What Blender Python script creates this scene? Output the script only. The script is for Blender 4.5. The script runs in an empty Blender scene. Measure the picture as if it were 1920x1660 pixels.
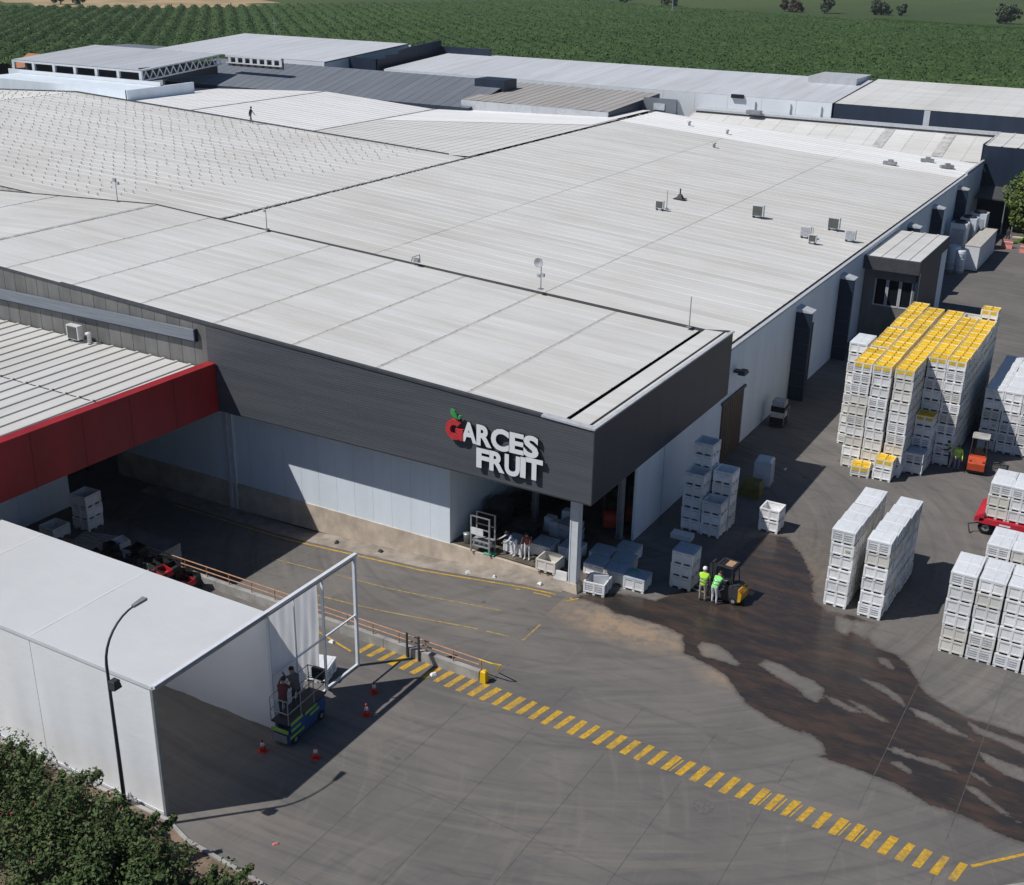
import bpy, bmesh, math, random
import numpy as np
from mathutils import Vector, Matrix
random.seed(7); rng = np.random.default_rng(7)
R = math.radians
sc = bpy.context.scene
COL = sc.collection

# ------------------------------------------------------------------ camera, sky, sun, exposure
def cam_axes(yaw, pitch, roll):
    cy, sy, cp, sp = math.cos(yaw), math.sin(yaw), math.cos(pitch), math.sin(pitch)
    fw = Vector((sy*cp, cy*cp, -sp)); r = Vector((cy, -sy, 0)); u = r.cross(fw)
    c, s = math.cos(roll), math.sin(roll)
    return c*r+s*u, -s*r+c*u, fw
r_, u_, f_ = cam_axes(-.518764, .392818, .0179009)
cam = bpy.data.cameras.new('camera'); cam.sensor_fit = 'HORIZONTAL'; cam.sensor_width = 36
cam.lens = 36*2241.16/1920; cam.clip_start = .5; cam.clip_end = 12000
co = bpy.data.objects.new('camera', cam); COL.objects.link(co)
m = Matrix((r_, u_, -f_)).transposed().to_4x4(); m.translation = (0, 0, 28); co.matrix_world = m
sc.camera = co

SUN = Vector((.545, .54, -1)).normalized()
w = bpy.data.worlds.new('World'); sc.world = w; w.use_nodes = True
nt = w.node_tree; bg = nt.nodes['Background']
sky = nt.nodes.new('ShaderNodeTexSky'); sky.sky_type = 'NISHITA'; sky.sun_disc = False
sky.sun_elevation = R(52.5); sky.sun_rotation = R(225); sky.air_density = 1.0; sky.dust_density = .2; sky.ozone_density = 7.0
nt.links.new(sky.outputs[0], bg.inputs[0]); bg.inputs[1].default_value = .063
sl = bpy.data.lights.new('sun', 'SUN'); sl.energy = 4.6; sl.angle = R(.53); sl.color = (1, .972, .93)
so = bpy.data.objects.new('sun', sl); COL.objects.link(so); so.location = (-60, -60, 120)
so.rotation_euler = SUN.to_track_quat('-Z', 'Y').to_euler()
sc.view_settings.view_transform = 'Standard'; sc.view_settings.look = 'None'
sc.view_settings.exposure = -.27; sc.view_settings.gamma = 1; sc.view_settings.use_curve_mapping = False
try:
    sc.cycles.max_bounces = 5; sc.cycles.diffuse_bounces = 3; sc.cycles.glossy_bounces = 2; sc.cycles.transparent_max_bounces = 4
except Exception: pass

# ------------------------------------------------------------------ materials
MATS = {}
def nodes(name):
    m = bpy.data.materials.new(name); m.use_nodes = True
    t = m.node_tree; b = t.nodes['Principled BSDF']; MATS[name] = m
    return m, t, b
def L(t, a, b): t.links.new(a, b)
def noise(t, vec, scale, detail=5, rough=.6, dim='3D'):
    n = t.nodes.new('ShaderNodeTexNoise'); n.inputs['Scale'].default_value = scale
    n.inputs['Detail'].default_value = detail; n.inputs['Roughness'].default_value = rough
    if vec is not None: L(t, vec, n.inputs['Vector'])
    return n.outputs['Fac']
def mapping(t, vec, scale, rot=(0, 0, 0)):
    n = t.nodes.new('ShaderNodeMapping'); n.inputs['Scale'].default_value = scale; n.inputs['Rotation'].default_value = rot
    L(t, vec, n.inputs['Vector']); return n.outputs[0]
def ramp(t, fac, a, b, ca=(0, 0, 0, 1), cb=(1, 1, 1, 1)):
    n = t.nodes.new('ShaderNodeMapRange'); n.clamp = True; n.interpolation_type = 'SMOOTHSTEP'
    n.inputs['From Min'].default_value = a; n.inputs['From Max'].default_value = b
    L(t, fac, n.inputs['Value']); return n.outputs[0]
def math_(t, op, a, b=None):
    n = t.nodes.new('ShaderNodeMath'); n.operation = op
    for i, v in enumerate((a, b)):
        if v is None: continue
        if isinstance(v, (int, float)): n.inputs[i].default_value = v
        else: L(t, v, n.inputs[i])
    return n.outputs[0]
def mix(t, fac, a, b, mode='MIX'):
    n = t.nodes.new('ShaderNodeMix'); n.data_type = 'RGBA'; n.blend_type = mode
    for i, v in ((0, fac), (6, a), (7, b)):
        if isinstance(v, (int, float)): n.inputs[i].default_value = v
        elif isinstance(v, tuple): n.inputs[i].default_value = (*v[:3], 1)
        else: L(t, v, n.inputs[i])
    return n.outputs[2]
def pos(t): return t.nodes.new('ShaderNodeNewGeometry').outputs['Position']
def objc(t): return t.nodes.new('ShaderNodeTexCoord').outputs['Object']
def orand(t): return t.nodes.new('ShaderNodeObjectInfo').outputs['Random']
def bump(t, b, h, strength=.3, dist=.02):
    n = t.nodes.new('ShaderNodeBump'); n.inputs['Strength'].default_value = strength; n.inputs['Distance'].default_value = dist
    L(t, h, n.inputs['Height']); L(t, n.outputs[0], b.inputs['Normal'])
def mat(name, col, rough=.6, metal=0., var=.12, scale=3., bmp=0., rnd=0., spec=.4, stretch=None, dirt=0., dirtcol=(.25, .2, .14)):
    m, t, b = nodes(name); p = pos(t)
    if stretch: p = mapping(t, p, stretch)
    n = noise(t, p, scale)
    lo = tuple(c*(1-var) for c in col); hi = tuple(min(1, c*(1+var)) for c in col)
    c = mix(t, ramp(t, n, .3, .7), lo, hi)
    if rnd:
        k = math_(t, 'ADD', math_(t, 'MULTIPLY', orand(t), 2*rnd), 1-rnd)
        cc = t.nodes.new('ShaderNodeCombineXYZ')
        for i in range(3): L(t, k, cc.inputs[i])
        c = mix(t, 1., c, cc.outputs[0], 'MULTIPLY')
    if dirt:
        d = noise(t, pos(t), .9, 8, .7)
        c = mix(t, math_(t, 'MULTIPLY', ramp(t, d, .45, .75), dirt), c, dirtcol)
    L(t, c, b.inputs['Base Color'])
    b.inputs['Roughness'].default_value = rough; b.inputs['Metallic'].default_value = metal
    b.inputs['Specular IOR Level'].default_value = spec
    if bmp: bump(t, b, noise(t, pos(t), scale*8), bmp)
    return m

def roof_mat(name, col, axis, dirt=.25, streak=1., tint=(.45, .40, .33)):
    """painted metal sheet: rain streaks along the slope, grime, slight sheet to sheet difference"""
    m, t, b = nodes(name); p = pos(t)
    s = (.07, .9, .3) if axis == 'x' else (.9, .07, .3)
    st = noise(t, mapping(t, p, s), 1.6*streak, 6, .65)
    big = noise(t, p, .06, 4, .6); fine = noise(t, p, 3.5, 4, .7)
    st2 = noise(t, mapping(t, p, tuple(x*.45 for x in s)), 1.6*streak, 5, .6)
    c = mix(t, ramp(t, st, .38, .78), col, tuple(x*f for x, f in zip(col, (.86, .84, .80))))
    c = mix(t, math_(t, 'MULTIPLY', ramp(t, st2, .50, .72), .42), c, tuple(x*f for x, f in zip(col, (.84, .81, .76))))
    c = mix(t, math_(t, 'MULTIPLY', ramp(t, big, .42, .7), dirt), c, tint)
    c = mix(t, math_(t, 'MULTIPLY', ramp(t, fine, .6, .85), dirt*.8), c, tint)
    k = math_(t, 'ADD', math_(t, 'MULTIPLY', orand(t), .08), .955)
    cc = t.nodes.new('ShaderNodeCombineXYZ')
    for i in range(3): L(t, k, cc.inputs[i])
    c = mix(t, 1., c, cc.outputs[0], 'MULTIPLY')
    L(t, c, b.inputs['Base Color']); b.inputs['Roughness'].default_value = .5; b.inputs['Specular IOR Level'].default_value = .3
    bump(t, b, fine, .08, .01)
    return m
roof_mat('roof_white', (.72, .71, .685), 'x', .26)
roof_mat('roof_front', (.73, .725, .705), 'x', .30)
roof_mat('roof_red_bldg', (.70, .69, .66), 'y', .34)
roof_mat('roof_bright', (.88, .88, .87), 'x', .04)
roof_mat('roof_bluegrey', (.52, .54, .58), 'y', .15)
roof_mat('roof_pale', (.62, .64, .68), 'y', .12)
roof_mat('roof_dark', (.19, .21, .24), 'y', .2, tint=(.12, .13, .15))
roof_mat('roof_brown', (.44, .42, .40), 'y', .3)
mat('deck', (.16, .16, .16), .8)
mat('debris', (.34, .32, .30), .9, var=.4, scale=3)
mat('joint_soft', (.52, .50, .465), .7, var=.12, scale=1.5)
mat('joint_grey', (.5, .49, .47), .7, var=.25, scale=1.5)
mat('wall_white', (.77, .845, .92), .55, var=.05, scale=.6, stretch=(1, 1, .12), dirt=.10, dirtcol=(.5, .5, .48))
mat('wall_white_far', (.74, .77, .80), .6, var=.04, scale=.4)
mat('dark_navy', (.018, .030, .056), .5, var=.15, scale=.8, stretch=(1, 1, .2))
mat('dark_grey_trim', (.07, .073, .08), .5, var=.15)
mat('light_trim', (.50, .52, .55), .5, var=.1)
mat('gutter_black', (.012, .012, .013), .8)
mat('red_fascia', (.33, .016, .022), .5, var=.14, scale=.8, stretch=(1, 1, .2), dirt=.16, dirtcol=(.22, .09, .08))
mat('red_joint', (.12, .01, .012), .6)
mat('concrete_tan', (.56, .48, .39), .85, var=.18, scale=1.1, bmp=.2, dirt=.25, dirtcol=(.22, .17, .12))
mat('apron', (.30, .262, .225), .85, var=.25, scale=1.3, bmp=.2, dirt=.5, dirtcol=(.17, .145, .12))
mat('concrete_grey', (.36, .35, .33), .85, var=.2, scale=1.5, bmp=.2, dirt=.4, dirtcol=(.2, .18, .16))
mat('column_white', (.62, .645, .68), .5, var=.06)
mat('door_brown', (.13, .095, .07), .6, var=.3, scale=3, stretch=(1, 6, .2))
mat('louvre', (.20, .225, .26), .5, var=.15, scale=2, stretch=(.2, 1, 8))
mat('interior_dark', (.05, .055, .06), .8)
mat('interior_floor', (.13, .11, .085), .5, var=.35, scale=.8)
mat('paint_yellow', (.55, .33, .035), .75, var=.25, scale=7, dirt=.75, dirtcol=(.16, .145, .12))
mat('paint_yellow_worn', (.36, .26, .09), .8, var=.3, scale=5, dirt=.8, dirtcol=(.16, .15, .14))
mat('joint_dark', (.105, .10, .097), .9, var=.3, scale=4)
mat('manhole', (.132, .125, .12), .8, var=.2, scale=6)
mat('rail_rust', (.48, .25, .14), .6, var=.2, scale=6)
mat('yellow_solid', (.72, .47, .01), .5, var=.1)
mat('bin_grey', (.84, .84, .845), .6, var=.08, scale=2.5, rnd=.12, dirt=.30, dirtcol=(.40, .35, .27))
def beige(nm):          # some bins have yellowed
    t = MATS[nm].node_tree; b = t.nodes['Principled BSDF']; src = b.inputs['Base Color'].links[0].from_socket
    f = ramp(t, math_(t, 'FRACT', math_(t, 'MULTIPLY', orand(t), 7.31)), .62, .95)
    L(t, mix(t, math_(t, 'MULTIPLY', f, .55), src, (.60, .555, .44)), b.inputs['Base Color'])
beige('bin_grey')
mat('bin_lid', (.74, .755, .78), .5, var=.05, scale=4, rnd=.05, dirt=.10, dirtcol=(.5, .48, .42))
mat('bin_lid_blue', (.40, .47, .54), .45, var=.12, scale=4, rnd=.06)
mat('sticker_red', (.6, .28, .2), .5); mat('sticker_white', (.85, .85, .85), .5); mat('sticker_green', (.4, .5, .3), .5)
mat('bin_slot', (.03, .03, .032), .9)
mat('bin_vent', (.40, .41, .44), .7, var=.2, scale=8)
mat('crate_yellow', (.80, .54, .03), .5, var=.12, scale=6, rnd=.12)
mat('crate_floor', (.80, .50, .03), .6, var=.25, scale=6, rnd=.15)
mat('tent_white', (.96, .98, 1.), .55, var=.025, scale=.7, dirt=.05, dirtcol=(.55, .55, .53))
mat('tent_side', (.92, .93, .95), .55, var=.03, scale=.6, stretch=(1, 1, .2), dirt=.05, dirtcol=(.6, .6, .58))
mat('tent_inner', (.95, .95, .96), .6, var=.04, scale=1)
for k_, f_t in (('tent_white', .41), ('tent_inner', .45), ('tent_side', .08)):
    t_ = MATS[k_].node_tree; tl_ = t_.nodes.new('ShaderNodeBsdfTranslucent'); tl_.inputs[0].default_value = (1., 1., 1., 1)
    bump(t_, t_.nodes['Principled BSDF'], noise(t_, mapping(t_, pos(t_), (.5, 1.6, 1.), (0, 0, .5)), 1.1, 7, .7), .35, .06)
    mx_ = t_.nodes.new('ShaderNodeMixShader'); mx_.inputs[0].default_value = f_t
    t_.links.new(t_.nodes['Principled BSDF'].outputs[0], mx_.inputs[1]); t_.links.new(tl_.outputs[0], mx_.inputs[2]); t_.links.new(mx_.outputs[0], t_.nodes['Material Output'].inputs[0])
mat('metal_white', (.72, .74, .77), .45, var=.05)
mat('metal_grey', (.32, .33, .34), .45, metal=.3)
mat('metal_dark', (.045, .045, .05), .5)
mat('galv', (.45, .47, .48), .4, metal=.5)
mat('rubber', (.02, .02, .021), .85)
mat('cone_red', (.62, .05, .03), .5); mat('cone_white', (.8, .8, .8), .5)
mat('fork_orange', (.55, .085, .03), .4, var=.12); mat('fork_yellow', (.60, .33, .02), .4, var=.15); mat('fork_red', (.42, .04, .025), .45)
mat('lift_blue', (.035, .09, .24), .45); mat('lift_green', (.32, .5, .08), .5)
mat('vest', (.50, .85, .06), .6); mat('vest_green', (.22, .75, .16), .6)
mat('cloth_white', (.72, .73, .75), .8); mat('cloth_dark', (.04, .04, .05), .8); mat('cloth_jeans', (.15, .22, .32), .8)
mat('cloth_red', (.28, .05, .05), .8); mat('cloth_grey', (.13, .115, .11), .8); mat('cloth_khaki', (.34, .30, .24), .8); mat('cloth_blue', (.15, .19, .42), .8)
mat('cloth_maroon', (.13, .035, .035), .8)
mat('skin', (.38, .22, .15), .6); mat('hair', (.02, .017, .015), .6)
mat('glass_dark', (.012, .014, .018), .12, spec=.6)
mat('sign_white', (.82, .83, .85), .4, var=.02); mat('sign_red', (.55, .045, .05), .4); mat('sign_green', (.06, .32, .10), .45)
mat('sign_side', (.03, .03, .033), .6)
mat('ac_white', (.66, .67, .66), .5); mat('ac_grille', (.10, .105, .10), .7)
mat('trailer_red', (.50, .025, .045), .4)
mat('soil', (.20, .145, .105), .95, var=.35, scale=1.2, bmp=.4)
mat('bark', (.10, .075, .055), .9)
mat('rose', (.45, .03, .05), .6)
mat('olive', (.15, .13, .035), .7, var=.2); mat('wrap', (.52, .57, .64), .3, var=.1)
mat('barrier_pink', (.55, .19, .16), .6)
mat('scrap_black', (.02, .02, .021), .6, var=.3, scale=6, rnd=.3); mat('scrap_wood', (.36, .32, .28), .85, var=.3, scale=3, stretch=(.3, 4, 1))
mat('scrap_red', (.48, .02, .025), .5); mat('scrap_white', (.62, .61, .57), .6); mat('cardboard', (.42, .27, .15), .8)
mat('silo', (.62, .68, .74), .4, var=.05); mat('green_cloth', (.08, .38, .26), .7)
mat('tile_orange', (.42, .17, .08), .7); mat('plaster', (.5, .47, .42), .8)
mat('bracket', (.62, .605, .58), .6)

def leaf_mat(name, a, b_, scale=1.5, isl=.35):
    m, t, b = nodes(name); p = pos(t)
    n = noise(t, p, scale, 5, .7)
    c = mix(t, ramp(t, n, .32, .68), a, b_)
    c = mix(t, math_(t, 'MULTIPLY', t.nodes.new('ShaderNodeNewGeometry').outputs['Random Per Island'], isl), c, tuple(x*1.6 for x in b_))
    L(t, c, b.inputs['Base Color']); b.inputs['Roughness'].default_value = .6; b.inputs['Specular IOR Level'].default_value = .25
    return m
leaf_mat('leaf_shrub', (.035, .060, .020), (.080, .115, .038), 1.2)
leaf_mat('leaf_tree', (.05, .085, .02), (.12, .16, .04), 1.)
leaf_mat('leaf_far', (.065, .088, .058), (.09, .115, .07), .3)
leaf_mat('leaf_orchard', (.042, .088, .024), (.078, .132, .036), .028, .10)
leaf_mat('leaf_brown', (.05, .035, .03), (.10, .07, .05), .3)
mat('dry_grass', (.17, .16, .07), .9, var=.3, scale=2)
mat('grass', (.09, .15, .035), .9, var=.3, scale=2)

def field_mat():
    m, t, b = nodes('orchard_leaf'); p = pos(t)
    n1 = noise(t, p, .035, 5, .6); n2 = noise(t, p, .55, 7, .75)
    c = mix(t, ramp(t, n1, .40, .60), (.048, .096, .027), (.076, .128, .036))
    c = mix(t, ramp(t, n2, .35, .72), (.042, .078, .026), c)
    c = mix(t, ramp(t, noise(t, p, 1.7, 4, .8), .55, .8), c, (.105, .15, .06))
    L(t, c, b.inputs['Base Color']); b.inputs['Roughness'].default_value = .75; b.inputs['Specular IOR Level'].default_value = .15
    bump(t, b, n2, .8, .6)
field_mat()
def terrain_mat():
    m, t, b = nodes('terrain'); p = pos(t)
    # farther crops, dry strips
    n1 = noise(t, mapping(t, p, (.012, .004, 1), (0, 0, R(20))), 1., 4, .6)
    c = mix(t, ramp(t, n1, .40, .60), (.09, .125, .05), (.065, .10, .042))
    n2 = noise(t, p, .02, 5, .7)
    c = mix(t, ramp(t, n2, .62, .78), c, (.16, .15, .06))
    c = mix(t, ramp(t, noise(t, p, .6, 6, .7), .4, .8), c, (.05, .07, .025))
    L(t, c, b.inputs['Base Color']); b.inputs['Roughness'].default_value = .95; b.inputs['Specular IOR Level'].default_value = .1
terrain_mat()
mat('dry_earth', (.40, .29, .16), .95, var=.25, scale=.05)

def pave_mat():
    m, t, b = nodes('pavement'); p = pos(t)
    wet = t.nodes.new('ShaderNodeAttribute'); wet.attribute_name = 'wet'
    tan = t.nodes.new('ShaderNodeAttribute'); tan.attribute_name = 'tan'
    n_big = noise(t, p, .16, 5, .6)
    # sweeping tyre marks: noise stretched along several headings
    s1 = noise(t, mapping(t, p, (.22, 2.6, 1), (0, 0, R(28))), 1., 4, .6)
    s2 = noise(t, mapping(t, p, (.20, 2.2, 1), (0, 0, R(-20))), 1., 4, .6)
    s3 = noise(t, mapping(t, p, (2.6, .18, 1), (0, 0, R(12))), 1., 4, .6)
    fine = noise(t, p, 9., 4, .75)
    def arcs(cx, cy, fr, fa, seed):        # tyre sweeps round a turning point
        n = t.nodes.new('ShaderNodeVectorMath'); n.operation = 'SUBTRACT'; L(t, p, n.inputs[0]); n.inputs[1].default_value = (cx, cy, 0)
        sp = t.nodes.new('ShaderNodeSeparateXYZ'); L(t, n.outputs[0], sp.inputs[0])
        rr = math_(t, 'SQRT', math_(t, 'ADD', math_(t, 'MULTIPLY', sp.outputs[0], sp.outputs[0]), math_(t, 'MULTIPLY', sp.outputs[1], sp.outputs[1])))
        an = math_(t, 'ARCTAN2', sp.outputs[1], sp.outputs[0])
        cb = t.nodes.new('ShaderNodeCombineXYZ'); L(t, math_(t, 'MULTIPLY', rr, fr), cb.inputs[0]); L(t, math_(t, 'MULTIPLY', an, fa), cb.inputs[1]); cb.inputs[2].default_value = seed
        return noise(t, cb.outputs[0], 1., 4, .62)
    a1 = arcs(-25, 53, 2.3, 2.2, 0); a2 = arcs(-3, 20, 2.0, 2.0, 3.3); a3 = arcs(-30, 24, 1.7, 2.4, 7.7)
    c = mix(t, ramp(t, n_big, .35, .65), (.140, .131, .124), (.184, .170, .157))
    c = mix(t, math_(t, 'MULTIPLY', ramp(t, s1, .52, .74), .5), c, (.095, .094, .096))
    c = mix(t, math_(t, 'MULTIPLY', ramp(t, s2, .55, .75), .38), c, (.10, .10, .10))
    c = mix(t, math_(t, 'MULTIPLY', ramp(t, s3, .58, .75), .3), c, (.24, .215, .19))
    c = mix(t, math_(t, 'MULTIPLY', ramp(t, fine, .5, .8), .22), c, (.10, .098, .095))
    c = mix(t, math_(t, 'MULTIPLY', ramp(t, a1, .50, .68), .44), c, (.092, .089, .088))
    c = mix(t, math_(t, 'MULTIPLY', ramp(t, a2, .52, .70), .34), c, (.098, .096, .096))
    c = mix(t, math_(t, 'MULTIPLY', ramp(t, a1, .46, .34), .28), c, (.25, .215, .18))
    c = mix(t, math_(t, 'MULTIPLY', ramp(t, a3, .54, .70), .26), c, (.24, .21, .185))
    sp_ = noise(t, p, .8, 3, .4); c = mix(t, math_(t, 'MULTIPLY', ramp(t, sp_, .70, .76), .55), c, (.07, .066, .064))
    tanf = math_(t, 'MULTIPLY', tan.outputs['Fac'], ramp(t, noise(t, p, 1.3, 6, .7), .25, .7))
    c = mix(t, tanf, c, (.33, .245, .17))
    # water film: ragged outline, mud in it
    e = math_(t, 'ADD', wet.outputs['Fac'], math_(t, 'MULTIPLY', math_(t, 'SUBTRACT', noise(t, p, 2.2, 8, .72), .5), .55))
    e = math_(t, 'ADD', e, math_(t, 'MULTIPLY', math_(t, 'SUBTRACT', noise(t, mapping(t, p, (6., 11., 1), (0, 0, R(-28))), 1., 4, .7), .5), .42))
    wf = ramp(t, e, .45, .55)
    damp = ramp(t, e, .15, .5); c = mix(t, math_(t, 'MULTIPLY', damp, .58), c, (.080, .067, .058))
    mud = mix(t, ramp(t, noise(t, mapping(t, p, (.5, 1.5, 1), (0, 0, R(-25))), .9, 6, .7), .38, .68), (.036, .033, .033), (.078, .053, .041))
    mud = mix(t, math_(t, 'MULTIPLY', ramp(t, noise(t, mapping(t, p, (.6, 3., 1), (0, 0, R(-62))), 1.2, 6, .7), .58, .74), .35), mud, (.15, .13, .11))
    c = mix(t, wf, c, mud)
    L(t, c, b.inputs['Base Color'])
    rr = math_(t, 'SUBTRACT', .86, math_(t, 'MULTIPLY', wf, .62)); L(t, rr, b.inputs['Roughness'])
    b.inputs['Specular IOR Level'].default_value = .3
    bump(t, b, fine, .15, .01)
pave_mat()

def clad_mat():
    m, t, b = nodes('cladding'); p = pos(t)
    wv = t.nodes.new('ShaderNodeTexWave'); wv.wave_type = 'BANDS'; wv.bands_direction = 'Z'
    wv.inputs['Scale'].default_value = 2.6; wv.inputs['Distortion'].default_value = 0
    L(t, p, wv.inputs['Vector'])
    n = noise(t, mapping(t, p, (.12, 1, 2.2)), 1.1, 6, .65)
    c = mix(t, ramp(t, n, .35, .7), (.082, .090, .104), (.108, .114, .126))
    c = mix(t, math_(t, 'MULTIPLY', wv.outputs['Fac'], .18), c, (.07, .073, .08))
    L(t, c, b.inputs['Base Color']); b.inputs['Roughness'].default_value = .55; b.inputs['Specular IOR Level'].default_value = .3
    bump(t, b, wv.outputs['Fac'], .14, .03)
clad_mat()
mat('panel_grey', (.17, .168, .165), .6, var=.2, scale=.9, stretch=(1, 1, .25), dirt=.3, dirtcol=(.24, .23, .21))

# ------------------------------------------------------------------ mesh helpers
class MB:
    def __init__(s): s.v = []; s.f = []; s.m = []; s.cur = 0
    def add(s, vs, fs):
        o = len(s.v); s.v += [tuple(v) for v in vs]; s.f += [tuple(i+o for i in f) for f in fs]; s.m += [s.cur]*len(fs); return s
    def mt(s, i): s.cur = i; return s
    def box(s, x0, y0, z0, x1, y1, z1):
        return s.add([(x0, y0, z0), (x1, y0, z0), (x1, y1, z0), (x0, y1, z0), (x0, y0, z1), (x1, y0, z1), (x1, y1, z1), (x0, y1, z1)],
                     [(0, 3, 2, 1), (4, 5, 6, 7), (0, 1, 5, 4), (1, 2, 6, 5), (2, 3, 7, 6), (3, 0, 4, 7)])
    def frus(s, a, b):   # two rectangles (x0,y0,x1,y1,z)
        x0, y0, x1, y1, z0 = a; X0, Y0, X1, Y1, z1 = b
        return s.add([(x0, y0, z0), (x1, y0, z0), (x1, y1, z0), (x0, y1, z0), (X0, Y0, z1), (X1, Y0, z1), (X1, Y1, z1), (X0, Y1, z1)],
                     [(0, 3, 2, 1), (4, 5, 6, 7), (0, 1, 5, 4), (1, 2, 6, 5), (2, 3, 7, 6), (3, 0, 4, 7)])
    def prism(s, poly, a, b, axis='z'):
        n = len(poly)
        def P(p, h): return (p[0], p[1], h) if axis == 'z' else (p[0], h, p[1]) if axis == 'y' else (h, p[0], p[1])
        vs = [P(p, a) for p in poly]+[P(p, b) for p in poly]
        fs = [tuple(range(n-1, -1, -1)), tuple(range(n, 2*n))]+[(i, (i+1) % n, n+(i+1) % n, n+i) for i in range(n)]
        return s.add(vs, fs)
    def tube(s, p, q, r0, r1=None, n=8, caps=True):
        p, q = Vector(p), Vector(q); r1 = r0 if r1 is None else r1
        d = (q-p).normalized(); a = d.orthogonal().normalized(); b = d.cross(a)
        vs = []
        for c, r in ((p, r0), (q, r1)):
            for i in range(n):
                t = 2*math.pi*i/n; vs.append(c+r*(math.cos(t)*a+math.sin(t)*b))
        fs = [(i, (i+1) % n, n+(i+1) % n, n+i) for i in range(n)]
        if caps: fs += [tuple(range(n-1, -1, -1)), tuple(range(n, 2*n))]
        return s.add(vs, fs)
    def path(s, pts, r, n=7):
        pts = [Vector(p) for p in pts]
        if not isinstance(r, (list, tuple)): r = [r]*len(pts)
        vs = []; fs = []; ref = None
        for k, p in enumerate(pts):
            d = (pts[min(k+1, len(pts)-1)]-pts[max(k-1, 0)]).normalized()
            a = (ref - d*ref.dot(d)).normalized() if ref is not None and (ref-d*ref.dot(d)).length > .01 else d.orthogonal().normalized()
            ref = a; b = d.cross(a)
            vs += [p+r[k]*(math.cos(2*math.pi*i/n)*a+math.sin(2*math.pi*i/n)*b) for i in range(n)]
        for k in range(len(pts)-1):
            fs += [(k*n+i, k*n+(i+1) % n, (k+1)*n+(i+1) % n, (k+1)*n+i) for i in range(n)]
        fs += [tuple(range(n-1, -1, -1)), tuple(range((len(pts)-1)*n, len(pts)*n))]
        return s.add(vs, fs)
    def lathe(s, prof, c=(0, 0, 0), n=16, axis='z'):
        vs = []; fs = []
        for r, h in prof:
            for i in range(n):
                t = 2*math.pi*i/n; x, y = r*math.cos(t), r*math.sin(t)
                vs.append((c[0]+x, c[1]+y, c[2]+h) if axis == 'z' else (c[0]+x, c[1]+h, c[2]+y) if axis == 'y' else (c[0]+h, c[1]+x, c[2]+y))
        for k in range(len(prof)-1): fs += [(k*n+i, k*n+(i+1) % n, (k+1)*n+(i+1) % n, (k+1)*n+i) for i in range(n)]
        if prof[0][0] > 1e-4: fs.append(tuple(range(n-1, -1, -1)))
        if prof[-1][0] > 1e-4: fs.append(tuple(range((len(prof)-1)*n, len(prof)*n)))
        return s.add(vs, fs)
    def quad(s, a, b, c, d): return s.add([a, b, c, d], [(0, 1, 2, 3)])
    def mesh(s, name, mats, smooth=False):
        me = bpy.data.meshes.new(name); me.from_pydata(s.v, [], s.f)
        for k in (mats if isinstance(mats, (list, tuple)) else [mats]): me.materials.append(MATS[k])
        if any(s.m): me.polygons.foreach_set('material_index', s.m)
        if smooth: me.polygons.foreach_set('use_smooth', [True]*len(s.f))
        me.update(); return me
    def build(s, name, mats, parent=None, smooth=False, loc=None, rz=0):
        return link(name, s.mesh(name, mats, smooth), parent, loc, rz)
def link(name, me, parent=None, loc=None, rz=0):
    o = bpy.data.objects.new(name, me); COL.objects.link(o)
    if parent is not None: o.parent = parent
    if loc is not None: o.location = loc
    if rz: o.rotation_euler = (0, 0, rz)
    return o
def empty(name, loc=(0, 0, 0), rz=0):
    o = bpy.data.objects.new(name, None); COL.objects.link(o); o.location = loc; o.rotation_euler = (0, 0, rz); o.empty_display_size = .3; return o
def tag(o, label=None, cat=None, group=None, kind=None):
    if label: o['label'] = label
    if cat: o['category'] = cat
    if group: o['group'] = group
    if kind: o['kind'] = kind
    return o
def thing(name, label, cat, loc=(0, 0, 0), rz=0, group=None): return tag(empty(name, loc, rz), label, cat, group)
def copy_tree(o, parent=None):
    c = o.copy(); COL.objects.link(c); c.parent = parent
    for ch in list(o.children): copy_tree(ch, c)
    return c
ORD = ['bottom', 'second', 'third', 'fourth', 'fifth', 'sixth', 'seventh', 'eighth', 'ninth', 'tenth', 'eleventh', 'twelfth', 'thirteenth', 'fourteenth']
ORD1 = ['first']+ORD[1:]

# ------------------------------------------------------------------ ground
def rects_mesh(name, rects, mname, z=0.):
    b = MB()
    for x0, y0, x1, y1 in rects: b.quad((x0, y0, z), (x1, y0, z), (x1, y1, z), (x0, y1, z))
    return tag(b.build(name, mname), kind='structure')
BIG = 9000
PX0, PX1, PY0, PY1 = -53., -21.95, 35.95, 45.3      # truck pit
rects_mesh('terrain', [(-BIG, -BIG, BIG, PY0), (-BIG, PY0, PX0, PY1), (PX1, PY0, BIG, PY1), (-BIG, PY1, BIG, BIG)], 'terrain', -.03)

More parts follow.
